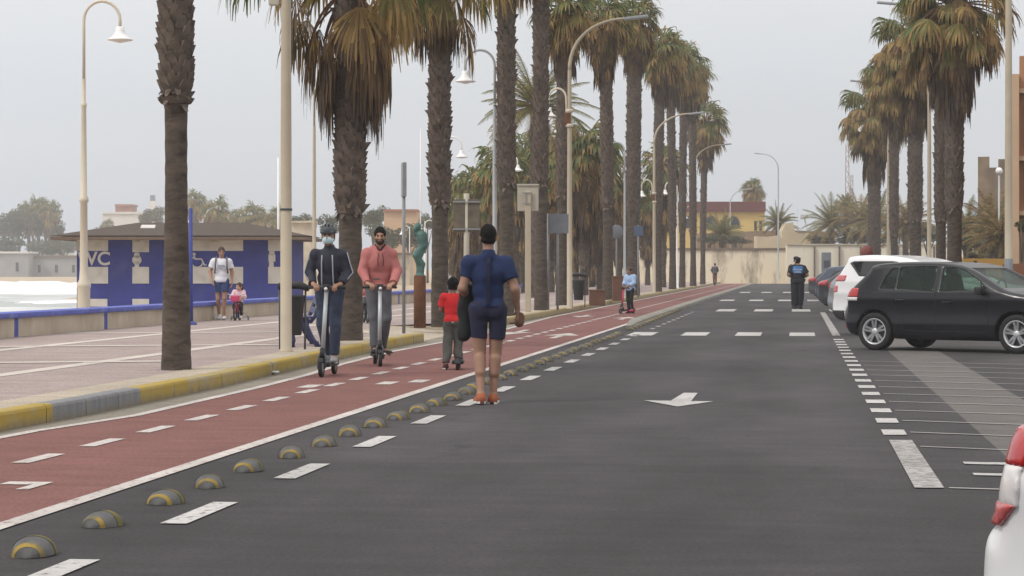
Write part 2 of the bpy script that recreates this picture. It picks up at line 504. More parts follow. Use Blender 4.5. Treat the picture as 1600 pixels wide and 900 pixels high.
def worn_paint(name, col, under, lo=.36, hi=.46):
    m = bpy.data.materials.new(name); N, L = nodes_of(m); b = N['Principled BSDF']; b.inputs['Roughness'].default_value = .8
    geo = N.new('ShaderNodeNewGeometry')
    n = N.new('ShaderNodeTexNoise'); n.inputs['Scale'].default_value = 14; n.inputs['Detail'].default_value = 8; n.inputs['Roughness'].default_value = .7
    L.new(geo.outputs['Position'], n.inputs['Vector'])
    r = N.new('ShaderNodeMapRange'); r.inputs['From Min'].default_value = lo; r.inputs['From Max'].default_value = hi
    L.new(n.outputs['Fac'], r.inputs['Value'])
    n2 = N.new('ShaderNodeTexNoise'); n2.inputs['Scale'].default_value = 1.1; n2.inputs['Detail'].default_value = 4
    L.new(geo.outputs['Position'], n2.inputs['Vector'])
    r2 = N.new('ShaderNodeMapRange'); r2.inputs['From Min'].default_value = .3; r2.inputs['From Max'].default_value = .7
    r2.inputs['To Min'].default_value = .78; r2.inputs['To Max'].default_value = 1.08
    L.new(n2.outputs['Fac'], r2.inputs['Value'])
    mx = N.new('ShaderNodeMix'); mx.data_type = 'RGBA'; mx.inputs[6].default_value = (*under, 1); mx.inputs[7].default_value = (*col, 1)
    L.new(r.outputs[0], mx.inputs[0])
    ml = N.new('ShaderNodeMix'); ml.data_type = 'RGBA'; ml.blend_type = 'MULTIPLY'; ml.inputs[0].default_value = 1
    cb = N.new('ShaderNodeCombineColor')
    for i in range(3): L.new(r2.outputs[0], cb.inputs[i])
    L.new(mx.outputs[2], ml.inputs[6]); L.new(cb.outputs[0], ml.inputs[7]); L.new(ml.outputs[2], b.inputs['Base Color'])
    M[name] = m
worn_paint('paint_white', (.47, .455, .44), (.10, .095, .095))
worn_paint('paint_lane', (.52, .485, .455), (.22, .10, .09))
worn_paint('paint_old', (.40, .385, .37), (.17, .16, .155), .40, .58)

# terrain: one sheet to the horizon, dipping under the sea on the bay side
def terr_z(X, D):
    xs = min(-26.0, -.197 * D + .6) + 1.6 * math.sin(D * .05)
    s = max((X - xs) * .075, (D - 372 - 6 * math.sin(X * .03)) * .03)
    return max(-4.0, min(-.06, -1.35 + s))
def build_terrain():
    Ds = [-40, -10, 0, 10, 20, 30, 40, 50, 60, 70, 80, 90, 100, 120, 140, 160, 180, 200, 220, 250, 280, 310, 340, 360, 370, 380, 390, 400, 420, 450, 500, 700, 1200, 3000]
    Xs = [-2500, -1200, -700, -500, -300, -200, -150, -120, -100, -90, -80, -72, -66, -60, -55, -50, -46, -42, -38, -35, -32, -29, -26, -23, -20, -17, -14, -8, 0, 20, 60, 150, 400, 1000, 2500]
    m = MB(); vs = [cam2w(X, D, terr_z(X, D) if D < 1000 else -.06) for D in Ds for X in Xs]
    n = len(Xs)
    fs = [(i * n + j, i * n + j + 1, (i + 1) * n + j + 1, (i + 1) * n + j) for i in range(len(Ds) - 1) for j in range(n - 1)]
    m.add(vs, fs, 0, True)
    structure(m.build('ground', 'sand'))
build_terrain()

def sea_mat():
    m = bpy.data.materials.new('sea_water'); N, L = nodes_of(m); b = N['Principled BSDF']
    geo = N.new('ShaderNodeNewGeometry')
    mp = N.new('ShaderNodeMapping'); mp.inputs['Rotation'].default_value = (0, 0, -TH); mp.inputs['Scale'].default_value = (.35, 1, 1)
    L.new(geo.outputs['Position'], mp.inputs['Vector'])
    n = N.new('ShaderNodeTexNoise'); n.inputs['Scale'].default_value = .05; n.inputs['Detail'].default_value = 8; n.inputs['Roughness'].default_value = .62
    L.new(mp.outputs[0], n.inputs['Vector'])
    r = N.new('ShaderNodeMapRange'); r.inputs['From Min'].default_value = .44; r.inputs['From Max'].default_value = .56
    L.new(n.outputs['Fac'], r.inputs['Value'])
    mx = N.new('ShaderNodeMix'); mx.data_type = 'RGBA'; mx.inputs[6].default_value = (.33, .36, .34, 1); mx.inputs[7].default_value = (.72, .73, .75, 1)
    L.new(r.outputs[0], mx.inputs[0]); L.new(mx.outputs[2], b.inputs['Base Color'])
    r3 = N.new('ShaderNodeMapRange'); r3.inputs['To Min'].default_value = .25; r3.inputs['To Max'].default_value = .9
    L.new(r.outputs[0], r3.inputs['Value']); L.new(r3.outputs[0], b.inputs['Roughness'])
    n2 = N.new('ShaderNodeTexNoise'); n2.inputs['Scale'].default_value = .9; n2.inputs['Detail'].default_value = 6
    L.new(geo.outputs['Position'], n2.inputs['Vector'])
    bp = N.new('ShaderNodeBump'); bp.inputs['Strength'].default_value = .6; bp.inputs['Distance'].default_value = .6
    L.new(n2.outputs['Fac'], bp.inputs['Height']); L.new(bp.outputs[0], b.inputs['Normal'])
    M['sea_water'] = m
sea_mat()
mk('foam', (.78, .79, .81), .9, .06, .6, coord='World')
def build_sea():
    rg = random.Random(4)
    Ds = list(np.arange(60, 420, 3.0)); Xs = list(np.concatenate([np.arange(-700, -160, 30), np.arange(-160, -10, 3.0)]))
    m = MB(); vs = []
    for D in Ds:
        for X in Xs:
            ph = D * .16 + 1.6 * math.sin(X * .05) + .7 * math.sin(X * .13 + D * .02)
            vs.append(cam2w(X, D, -1.3 + .22 * math.sin(ph) + .07 * math.sin(X * .6 + D * .9)))
    n = len(Xs)
    fs = [(i * n + j, i * n + j + 1, (i + 1) * n + j + 1, (i + 1) * n + j) for i in range(len(Ds) - 1) for j in range(n - 1)]
    m.add(vs, fs, 0, True); structure(m.build('sea', 'sea_water'))
    # breakers: long rolling foam ridges running in towards the beach
    for q, (D0, hgt, dep, amp) in enumerate([(150, .7, 7, 5), (176, .8, 10, 7), (232, 1.0, 14, 10), (300, 1.3, 18, 12), (352, 1.2, 14, 8)]):
        mb = MB(); Xr = np.arange(-230, -.19 * D0 + 1.5, 1.1); vs = []; K = 9
        for X in Xr:
            for k in range(K):
                t = k / (K - 1) - .5
                w = math.sin(X * .045 + q) * amp * .4 + math.sin(X * .16 + 2 * q) * amp * .15
                e = max(0, .62 + .38 * math.sin(X * .07 + q * 2.1)) * (.72 + .28 * rg.random())
                vs.append(cam2w(X, D0 + w + t * dep * (.6 + .4 * e), -1.42 + hgt * e * max(0, math.cos(math.pi * t)) ** .7))
        n = K
        fs = [(i * n + j, (i + 1) * n + j, (i + 1) * n + j + 1, i * n + j + 1) for i in range(len(Xr) - 1) for j in range(n - 1)]
        mb.add(vs, fs, 0, True); o = mb.build('surf', 'foam'); o['kind'] = 'stuff'
build_sea()

YS = [-8, 0, 6, 10, 13, 15, 17, 18, 19, 20, 21, 22, 23, 24, 25, 26, 27, 28, 29, 30, 31, 32, 34, 36, 38, 40, 42, 44, 47, 50, 54, 58, 63, 70, 80, 100, 130, 170, 214]
strip('road', YS, lambda y: -4.12, lambda y: 1.5, 0, 'asphalt')
strip('gutter_strip', YS, lambda y: 1.5, lambda y: 2.33, 0, 'concrete_strip')
strip('parking_bays', YS, lambda y: 2.33, lambda y: 24, 0, 'asphalt_bay')
strip('cycle_lane', YS, lx, lambda y: -4.12, 0.002, 'red_lane')
strip('gutter', YS, lambda y: kx(y) - .3, lx, 0.001, 'gutter')
YA = [y for y in YS if y <= 40] + [41.2]
YB = [47] + [y for y in YS if y > 47]
band = .52
def kerb_top(y): return kx(y) - .16
strip('promenade', YA + [41.3, 47] + YB[1:], lambda y: -13.8, lambda y: kerb_top(y) - band - (1.0 if 41.2 < y <= 47 else 0), .15, 'paving')
for nm, Y in (('promenade_border', YA), ('promenade_border', YB)):
    strip(nm, Y, lambda y: kerb_top(y) - band, kerb_top, .154, 'border_paving')
m = MB()      # the dropped kerb between the two lengths
xs_ = kerb_top(44) - band - 1.0
m.add([(xs_, 41.2, .15), (kx(41.2) - .05, 41.2, .006), (kx(47) - .05, 47, .006), (xs_, 47, .15)], [(0, 1, 2, 3)])
m.add([(kerb_top(41.2) - band, 41.2, .15), (kerb_top(41.2), 41.2, .15), (kx(41.2) - .05, 41.2, .006), (xs_, 41.2, .15)], [(3, 2, 1)])
ye = kerb_top(47)
m.add([(ye - 3.0, 47.001, -.03), (ye + .02, 47.001, -.03), (ye + .02, 47.001, .153), (ye - 3.0, 47.001, .149)], [(0, 1, 2, 3)])
structure(m.build('pavement_ramp', 'border_paving'))

def kerb_mat():
    m = bpy.data.materials.new('kerb_paint'); N, L = nodes_of(m); b = N['Principled BSDF']; b.inputs['Roughness'].default_value = .85
    geo = N.new('ShaderNodeNewGeometry'); sp = N.new('ShaderNodeSeparateXYZ'); L.new(geo.outputs['Position'], sp.inputs[0])
    def noise(sc, st=(1, 1, 1), det=6):
        mp = N.new('ShaderNodeMapping'); mp.inputs['Scale'].default_value = st; L.new(geo.outputs['Position'], mp.inputs[0])
        n = N.new('ShaderNodeTexNoise'); n.inputs['Scale'].default_value = sc; n.inputs['Detail'].default_value = det; n.inputs['Roughness'].default_value = .65
        L.new(mp.outputs[0], n.inputs['Vector']); return n.outputs['Fac']
    def rng(s, a, b_, c=0, d=1):
        r = N.new('ShaderNodeMapRange'); r.inputs['From Min'].default_value = a; r.inputs['From Max'].default_value = b_
        r.inputs['To Min'].default_value = c; r.inputs['To Max'].default_value = d; L.new(s, r.inputs['Value']); return r.outputs[0]
    def mix(f, a, b_):
        x = N.new('ShaderNodeMix'); x.data_type = 'RGBA'; L.new(f, x.inputs[0])
        for i, c in ((6, a), (7, b_)):
            if isinstance(c, tuple): x.inputs[i].default_value = (*c, 1)
            else: L.new(c, x.inputs[i])
        return x.outputs[2]
    def mth(op, a, b_):
        x = N.new('ShaderNodeMath'); x.operation = op
        for i, c in ((0, a), (1, b_)):
            if isinstance(c, (int, float)): x.inputs[i].default_value = c
            else: L.new(c, x.inputs[i])
        return x.outputs[0]
    worn = rng(noise(2.2), .47, .64)
    yel = mix(worn, (.37, .26, .045), (.33, .28, .17))
    far = rng(sp.outputs['Y'], 44, 60, 0, .75)
    yel = mix(far, yel, (.34, .28, .17))
    streak = rng(noise(3, (.4, 2.2, .1), 3), .35, .65)
    gry = mix(streak, (.155, .165, .19), (.24, .24, .225))
    isg = mth('MULTIPLY', mth('GREATER_THAN', sp.outputs['Y'], 19.15), mth('LESS_THAN', sp.outputs['Y'], 21.75))
    c = mix(isg, yel, gry)
    dirt = rng(mth('ADD', mth('MULTIPLY', sp.outputs['Z'], 5.5), noise(7, (1, 1, .5))), .42, .95)   # scuffed foot of the stones
    c = mix(dirt, (.19, .155, .10), c)
    L.new(c, b.inputs['Base Color'])
    bp = N.new('ShaderNodeBump'); bp.inputs['Strength'].default_value = .4; bp.inputs['Distance'].default_value = .02
    L.new(noise(25), bp.inputs['Height']); L.new(bp.outputs[0], b.inputs['Normal'])
    M['kerb_paint'] = m
kerb_mat()
def build_kerb(y0, y1):
    m = MB(); y = y0; rg = random.Random(int(y0) + 9)
    while y < y1 - .05:
        L_ = min(1.0 if y < 90 else 4.0, y1 - y); g = .006
        a, b = y + g, y + L_ - g
        j = rg.uniform(-.006, .006)
        prof = [(0, -.05), (0.0, .135), (-.012, .158), (-.035, .168), (-.165, .168), (-.165, -.05)]
        vs = []
        for yy in (a, b):
            for dx, z in prof: vs.append((kx(yy) + dx + j, yy, z + j * .4))
        n = len(prof)
        m.add(vs, [(i, (i + 1) % n, (i + 1) % n + n, i + n) for i in range(n)] + [tuple(range(n))[::-1], tuple(range(n, 2 * n))])
        y += L_
    structure(m.build('kerb', 'kerb_paint'))
build_kerb(-8, 41.2); build_kerb(47, 214)

# low concrete separator between road and cycle lane, far half
mk('separator', (.235, .225, .195), .9, .2, 1.2, .2, 20, coord='World')
m = MB(); ys = [52, 56, 62, 70, 80, 95, 115, 140, 170, 205]
vs = []
pr = [(-.30, -.02), (-.28, .09), (-.22, .12), (.0, .12), (.06, .09), (.08, -.02)]
for y in ys:
    x0 = -3.86 - .1 * min(1, max(0, (y - 52) / 40))
    vs += [(x0 + a * (.3 if y == 52 else 1), y, b_ * (.4 if y == 52 else 1)) for a, b_ in pr]
n = len(pr)
m.add(vs, [(i * n + j, i * n + j + 1, (i + 1) * n + j + 1, (i + 1) * n + j) for i in range(len(ys) - 1) for j in range(n - 1)] + [tuple(range(n))])
structure(m.build('lane_kerb', 'separator'))

# ------------------------------------------------------------------ painted markings
def quad(m, x0, x1, y0, y1, z, sk=0.0):
    m.add([(x0, y0, z), (x1, y0 + sk * (x1 - x0), z), (x1, y1 + sk * (x1 - x0), z), (x0, y1, z)], [(0, 1, 2, 3)])
Z = .007
m = MB()
k = 0
while 8.9 + 2.58 * k < 47: quad(m, -3.345, -3.2, 8.95 + 2.58 * k, 10.05 + 2.58 * k, Z); k += 1
y = 50.5
while y < 71: quad(m, -3.3, -3.2, y, y + .7, Z); y += 2.2
# right-hand dashes of the bays
for k in range(18): quad(m, .70, .89, 18.45 + 1.45 * k, 19.05 + 1.45 * k, Z)
# arrow pointing towards the viewer
c = gp(1062, 625); ax, ay = c.x, c.y
m.add([(ax - .02, ay + 1.25, Z), (ax + .13, ay + 1.25, Z), (ax + .13, ay - .25, Z), (ax - .08, ay - .25, Z)][::-1], [(0, 1, 2, 3)])
m.add([(ax - .36, ay - .2, Z), (ax + .36, ay - .3, Z), (ax + .04, ay - 1.2, Z)], [(0, 2, 1)])
# zebra crossings
for D, xs, dp, w in ((46.8, [-3.45 + 1.1 * i for i in range(4)], 2.5, .52), (74, [-2.6 + 1.22 * i for i in range(5)], 4.0, .6), (98, [-3.3 + 1.25 * i for i in range(4)], 4.2, .6), (132, [-3.3 + 1.25 * i for i in range(4)], 5, .6)):
    for x in xs: quad(m, x, x + w, D - dp / 2, D + dp / 2, Z)
structure(m.build('road_markings', 'paint_white'))
m = MB()
quad(m, .72, .9, 14.0, 17.9, Z); quad(m, .72, .88, 46, 71, Z)
structure(m.build('bay_edge_line', 'paint_old'))
mk('paint_thin', (.33, .31, .30), .9, .15, 3)
# motorcycle bays: slanted thin lines; two fat ones close the row
m = MB(); SK = -.40
for k in range(11): quad(m, .93, 5.6, 18.75 + 1.45 * k, 18.81 + 1.45 * k, Z, SK)
quad(m, .93, 5.2, 14.0, 14.05, Z, SK * .5); quad(m, .93, 5.4, 17.25, 17.3, Z, SK)
structure(m.build('bay_lines', 'paint_thin'))
m = MB()
quad(m, 1.15, 4.2, 15.75, 15.93, Z, SK * .28); quad(m, 1.15, 4.2, 14.9, 15.06, Z, SK * .28)
structure(m.build('bay_end_lines', 'paint_white'))
# cycle lane: edge lines, centre dashes, arrows
m = MB()
vs = []
for y in YS: vs += [(lx(y) - .05, y, Z), (lx(y) + .06, y, Z)]
m.add(vs, [(2 * i, 2 * i + 1, 2 * i + 3, 2 * i + 2) for i in range(len(YS) - 1) if not (41 < YS[i] < 47)])
quad(m, -4.2, -4.08, -8, 214, Z)
k = 0
while 10.6 + 1.47 * k < 200: quad(m, -5.42, -5.29, 10.6 + 1.47 * k, 11.38 + 1.47 * k, Z); k += 1
quad(m, -4.95, -4.66, 13.5, 13.68, Z); quad(m, -4.74, -4.66, 13.2, 13.5, Z)
def arrow(m, x, y, s, up=1):
    m.add([(x - .07, y, Z), (x + .07, y, Z), (x + .07, y + up * s * .55, Z), (x - .07, y + up * s * .55, Z)], [(0, 1, 2, 3) if up > 0 else (3, 2, 1, 0)])
    m.add([(x - .36, y + up * s * .5, Z), (x + .36, y + up * s * .5, Z), (x, y + up * s, Z)], [(0, 1, 2) if up > 0 else (2, 1, 0)])
arrow(m, -4.75, 43.5, 3.6); arrow(m, -5.95, 49.5, 3.6, -1); arrow(m, -4.7, 60, 3.2); arrow(m, -6.1, 66, 3.2, -1)
for px, py in ((485, 604), (605, 599), (655, 596)):
    c = gp(px, py); quad(m, c.x - .09, c.x + .1, c.y - .35, c.y + .3, Z)
structure(m.build('cycle_lane_markings', 'paint_lane'))
# pale bands in the promenade paving
m = MB()
z = .1545
for x0, ya, yb in ((-8.95, 8, 41), (-11.7, 8, 90), (-10.3, 45, 120)): quad(m, x0 - .13, x0 + .13, ya, yb, z)
for y0 in (26.5, 33, 40.5, 52, 66): quad(m, -13.6, -8.0, y0 - .22, y0 + .22, z + .002, .35)
structure(m.build('promenade_bands', 'band_paving'))

# ------------------------------------------------------------------ low promenade wall, one thing per length
def wall_len(y0, y1, label, gap=False):
    x = -13.75
    t = empty('promenade_wall', (x, (y0 + y1) / 2, .15), 0, label, 'wall', 'low blue-topped walls along the promenade')
    L_ = y1 - y0
    b = MB(); b.bbox((-.2, 0, .14), (.36, L_ - .16, .40), .012); b.build('base', 'wall_cream', t)
    c = MB(); c.bbox((-.2, 0, .385), (.50, L_ - .02, .10), .03); c.build('coping', 'blue_coping', t)
    for s in (-1, 1):
        e = MB(); e.bbox((-.2, s * (L_ / 2 - .05), .14), (.39, .06, .398), .004); e.build('end_band', 'blue_coping', t)
    return t
wl = ['low wall length at the picture edge with surf behind it', 'low wall length in front of the tall cream lamp and WC corner',
      'low wall length behind the thick bare palm trunk', 'low wall length behind the man in the white tee',
      'short low wall length behind the girl on the pink bike', 'low wall length behind the lamp post and litter bin',
      'low wall length behind the bench and the helmeted rider', 'low wall length behind the pink hoodie rider', 'low wall length behind the rusty statue column',
      'low wall length just past the rusty statue column', 'low wall length behind the boy in red', 'far low wall length behind the runner',
      'far low wall length past the runner among the palms']
ys = [27.8, 33.2, 38.4, 43.6, 48.9, 54.3, 59.2, 65, 71, 77, 84, 92, 101, 112]
ys[0] = 28.5
for i in range(13): wall_len(ys[i], ys[i + 1], wl[i])
# ================================================================== LANE DOMES
mk('dome_rubber', (.10, .10, .098), .8, .35, 14, .2, 60)
mk('dome_yellow', (.27, .185, .035), .7, .25, 15, col2=(.13, .115, .07), c2_scale=9, c2_lo=.46, c2_hi=.62, coord='World')
mk('dome_olive', (.135, .115, .03), .8, .25, 15)
def dome_proto(label):
    t = empty('lane_dome', (0, 0, 0), 0, label, 'lane dome', 'striped rubber domes along the cycle lane')
    rx, ry, rz = .1, .14, .086
    def shell(name, y0, y1, mats, s=1.0, zlo=0.0):
        m = MB(); ny, na = max(3, int((y1 - y0) / .012)), 18; vs = []
        for i in range(ny + 1):
            y = y0 + (y1 - y0) * i / ny
            r = math.sqrt(max(0, 1 - min(1, abs(y) / ry) ** 2.0))
            for k in range(na + 1):
                a = math.pi * k / na
                vs.append((math.cos(a) * rx * r * s, y, max(zlo, math.sin(a) ** .9 * rz * r * s)))
        m.add(vs, [(i * (na + 1) + k, i * (na + 1) + k + 1, (i + 1) * (na + 1) + k + 1, (i + 1) * (na + 1) + k) for i in range(ny) for k in range(na)], 0, True)
        return m.build(name, mats, t)
    shell('body', -ry, ry, 'dome_rubber')
    shell('front_stripe', -.116, -.094, 'dome_yellow', 1.05)
    shell('crown_stripe', -.01, .035, 'dome_olive', 1.03)
    shell('rear_stripe', .08, .10, 'dome_olive', 1.03)
    m = MB(); m.box((0, -.072, .052), (.04, .03, .02)); m.build('stud', 'black_rubber', t)
    return t
ORD = ['nearest', 'second', 'third', 'fourth', 'fifth', 'sixth', 'seventh', 'eighth', 'ninth', 'tenth', 'eleventh', 'twelfth', 'thirteenth', 'fourteenth', 'fifteenth', 'sixteenth',
       'seventeenth', 'eighteenth', 'nineteenth', 'twentieth', 'twenty-first', 'twenty-second', 'twenty-third', 'twenty-fourth', 'twenty-fifth', 'twenty-sixth', 'twenty-seventh',
       'twenty-eighth', 'twenty-ninth', 'thirtieth', 'thirty-first', 'thirty-second', 'thirty-third', 'thirty-fourth']
rg = random.Random(2)
proto = None
near_px = [(50, 866), (160, 822), (252, 787), (328, 761), (393, 736), (451, 715), (501, 697), (545, 681), (586, 667), (622, 655), (654, 644), (682, 634), (709, 625), (733, 616)]
pos = [gp(*p) for p in near_px]
y = pos[-1].y
while y + 1.08 < 46.5:
    y += 1.08; pos.append(Vector((-3.62 - .0 * y, y, 0)))
for i, p in enumerate(pos):
    lab = ('yellow-striped rubber dome nearest the viewer beside the red cycle lane' if i == 0 else
           'yellow-striped rubber dome, %s from the viewer along the red cycle lane' % (ORD[i] if i < len(ORD) else 'last'))
    if proto is None: proto = o = dome_proto(lab)
    else: o = copy_tree(proto); o['label'] = lab
    k_ = rg.uniform(.92, 1.04); o.location = (p.x + rg.uniform(-.02, .02), p.y + rg.uniform(-.03, .03), .002); o.rotation_euler = (0, rg.uniform(-.04, .04), rg.uniform(-.3, .3) - .1); o.scale = (k_, k_ * rg.uniform(.95, 1.05), k_ * rg.uniform(.9, 1.05))
for i in range(18):
    o = copy_tree(proto); y = 49.5 + i * 1.45
    o['label'] = 'small far rubber dome, %s beyond the zebra crossing along the grey lane kerb' % ('first' if i == 0 else ORD[i])
    o.location = (-3.66 - .012 * i, y, .002)

# ================================================================== LAMPS, SIGNS, BINS
def bell(mb, c, s=1.0, mi=0):
    mb.lathe([(r * s, h) for r, h in ((.035, .29), (.075, .285), (.085, .20), (.10, .14), (.15, .07), (.225, .02), (.235, 0), (.22, -.005), (.15, -.02), (0.001, -.06))], c, 20, mi)

def bell_lamp(px, D, z0, label, side, H=6.8, colr='lamp_cream', lat=None, fancy=False, r=.05):
    p = at(px, D, z0)
    t = empty('bell_lamp', p, TH, label, 'street lamp', 'bell-shaped promenade lamps')
    m = MB()
    if fancy: m.lathe([(.17, 0), (.17, .12), (.135, .2), (.135, .8), (.15, .84), (.15, .9), (.10, .98), (.085, 1.2), (.075, 2.6), (.1, 2.62), (.1, 2.7), (.07, 2.74), (r, 4.6), (r + .012, 4.62), (r + .012, 4.68), (r - .008, 4.7), (r - .01, 5.2)], (0, 0, 0), 16)
    else: m.lathe([(.12, 0), (.12, .1), (.09, .14), (.085, 1.1), (.06, 1.14), (r, 3.8), (r - .008, 5.5)], (0, 0, 0), 12)
    m.build('post', colr, t)
    a = MB(); w = .38; pts = []
    h0 = 5.15 if fancy else 5.45
    pts.append((0, 0, h0)); pts.append((0, 0, H - .45))
    for k in range(13):
        an = math.pi * (1 - k / 12)
        pts.append((side * (w + w * math.cos(an)), 0, H - .42 + .40 * math.sin(an)))
    pts.append((side * 2 * w, 0, H - .55))
    a.tube(pts, .033, 8); a.build('arm', colr, t)
    b = MB(); bell(b, (side * 2 * w, 0, H - .84), 1.15); b.build('lamp_head', 'lamp_white', t)
    return t
bell_lamp(131, 47, .15, 'tall cream bell lamp standing behind the low wall by the WC block', 1, 6.85, fancy=True)
bell_lamp(491, 67, .15, 'beige bell lamp rising behind the palm with the hanging brown skirt', 1, 6.8, 'post_beige')
bell_lamp(692, 91, .15, 'white bell lamp mostly hidden behind the palm trunk near the boy', 1, 6.6, 'lamp_white')
bell_lamp(784, 108, .15, 'white bell lamp just beside the thick trunk above the runner', 1, 6.8, 'lamp_white')
bell_lamp(861, 133, .15, 'white bell lamp behind the grey sign panel', 1, 6.8, 'lamp_white')
bell_lamp(915, 158, .15, 'small white bell lamp behind the dark litter bin', 1, 6.8, 'lamp_white')
bell_lamp(773, 58, .15, 'grey bell lamp arching over the boy beside the palm row', -1, 6.9, 'lamp_grey', r=.055)
bell_lamp(976, 100, .15, 'grey bell lamp behind the boy in light blue', -1, 6.9, 'lamp_grey')
bell_lamp(1058, 142, .15, 'far bell lamp between the last palms before the wall', -1, 6.8, 'lamp_white')
for px, D, lab in ((664, 190, 'tiny far bell lamp just behind the green statue'), (640, 215, 'tiny far bell lamp beside the statue by a blue panel'), (675, 240, 'tiny distant bell lamp between statue and palm trunk')):
    bell_lamp(px, D, -.05, lab, 1 if px > 640 else -1, 5.6, 'lamp_white')

def street_lamp(px, D, label, side, H, reach, bellarm=False, colr='post_beige', head=True, band=None, z0=.15, r=.085):
    t = empty('street_lamp', at(px, D, z0), 0, label, 'street lamp', 'tall street lamps along the road')
    m = MB()
    m.lathe([(r * 1.25, 0), (r * 1.25, .03), (r, .04), (r * .95, 3), (r * .7, H - 1.6)], (0, 0, 0), 16)
    m.build('post', colr, t)
    a = MB(); pts = []; 
    for k in range(14):
        u = k / 13
        pts.append((side * reach * (1 - math.cos(u * math.pi / 2)) ** 1.05, 0, H - 1.65 + 1.6 * math.sin(u * math.pi / 2) ** .9))
    a.tube(pts, [r * .68 - .02 * k / 13 for k in range(14)], 10); a.build('arm', colr, t)
    h = MB(); h.bbox((side * (reach + .28), 0, H - .03), (.75, .26, .09), .03, 0, Matrix.Rotation(-side * .10, 3, 'Y')); h.build('lamp_head', 'lamp_head', t)
    if bellarm:
        b = MB(); w = .27; hb = bellarm
        b.tube([(0, 0, hb), (-.1, 0, hb), (-.1, 0, hb + .35)] + [(-.1 - w + w * math.cos(math.pi * k / 10), 0, hb + .4 + .34 * math.sin(math.pi * k / 10)) for k in range(11)] + [(-.1 - 2 * w, 0, hb + .15)], .032, 8)
        for dz in (-.45, .0): b.lathe([(.1, 0), (.115, .01), (.115, .09), (.1, .1)], (0, 0, hb + dz), 12)
        o = b.build('side_arm', 'lamp_cream', t)
        c = MB(); c.bbox((-.06, 0, hb - .2), (.2, .18, .34), .02); c.build('control_box', 'rust', t)
        d = MB(); bell(d, (-.1 - 2 * w, 0, hb - .12)); d.build('bell_head', 'lamp_white', t)
    return t
t = street_lamp(447, 32.6, 'thick beige lamp post beside the litter bin and bench', 1, 9.3, 1.9)
m = MB(); m.lathe([(.085, 0), (.092, .0), (.092, .025), (.085, .03)], (0, 0, 2.06), 16); m.build('strap', 'steel_dark', t)
m = MB(); m.bbox((-.17, -.02, 5.35), (.16, .1, .62), .02); m.box((-.06, 0, 5.42), (.1, .03, .03)); m.build('control_box', 'sign_back', t)
street_lamp(890, 68.5, 'beige street lamp carrying a brown box and side bell lamp', 1, 8.9, 1.75, 6.0)
street_lamp(1022, 116, 'farther beige street lamp arching over the end of the cycle lane', 1, 9.3, 1.9, 5.1)
street_lamp(1085, 161, 'distant thin street lamp beside the last palms', 1, 10.2, 2.0, 5.0)
t = street_lamp(1576, 53, 'stout beige lamp post with blue foot behind the charcoal car', -1, 11.5, 2.0, r=.095)
m = MB(); m.lathe([(.09, .75), (.101, .76), (.101, 1.45), (.09, 1.46)], (0, 0, 0), 16); m.build('foot_band', 'sign_grey', t)
street_lamp(1452, 84.5, 'slim beige lamp post before the large right palms', -1, 11.3, 1.3)
street_lamp(1388, 122, 'slim beige lamp post before the lower right palm', -1, 11.5, 1.4)
street_lamp(1216, 212, 'distant lamp with curved arm standing before the stained wall', -1, 12.2, 1.6, colr='lamp_grey')
street_lamp(1141, 228, 'distant lamp with curved arm before the yellow building', 1, 9.4, 1.6, colr='lamp_grey')
# flagpoles and masts
def pole(px, D, H, r, label, cat='pole', colr='lamp_white', z0=.15, name='flagpole', lean=0.0, top=None):
    m = MB(); m.tube([(0, 0, 0), (lean * H, 0, H)], [r, r * .7], 8); m.lathe([(r * 2.5, 0), (r * 2.5, .04), (r, .08)], (0, 0, 0), 10)
    if top == 'ball': m.lathe([(0.001, .18), (.12, .12), (.12, .02), (r, 0)], (lean * H, 0, H), 8)
    if top == 'head': m.bbox((lean * H, 0, H + .1), (.9, .9, .5), .08)
    o = m.build(name, colr, loc=at(px, D, z0)); return props(o, label, cat)
pole(657, 150, 10.6, .05, 'thin white flagpole between the sign pole and second palm')
pole(435, 100, 6.2, .07, 'thin white pole seen just behind the lamp post', 'pole')
o = pole(298, 48.5, 2.52, .055, 'blue pole standing behind the thick bare palm trunk', 'pole', 'pole_blue', name='blue_pole')
pole(1278, 262, 7.5, .10, 'leaning mast with a blocky head beyond the ruined wall', 'mast', 'lamp_grey', -.05, 'leaning_mast', -.21, 'head')
pole(1246, 300, 9.5, .05, 'thin far mast behind the stained wall', 'mast', 'lamp_grey', -.05, 'thin_mast')
pole(1226, 280, 8.0, .05, 'thin far aerial beside the palm behind the ruin', 'mast', 'lamp_grey', -.05, 'aerial')
def lattice(px, D, H, w, label):
    m = MB()
    for sx in (-1, 1):
        for sy in (-1, 1): m.tube([(sx * w, sy * w, 0), (sx * w * .5, sy * w * .5, H)], .06, 5)
    n = 26
    for i in range(n):
        z0, z1 = H * i / n, H * (i + 1) / n; a = w * (1 - .5 * i / n); s = 1 if i % 2 else -1
        for y in (-a, a): m.tube([(-a * s, y, z0), (a * s, y, z1)], .035, 4)
        for x in (-a, a): m.tube([(x, -a * s, z0), (x, a * s, z1)], .035, 4)
    o = m.build('lattice_mast', 'rust', loc=at(px, D, -.05)); return props(o, label, 'mast')
lattice(1324, 420, 25, .5, 'tall red lattice mast far beyond the right palms')
lattice(1331, 440, 20, .4, 'shorter lattice mast just beside the tall red one')

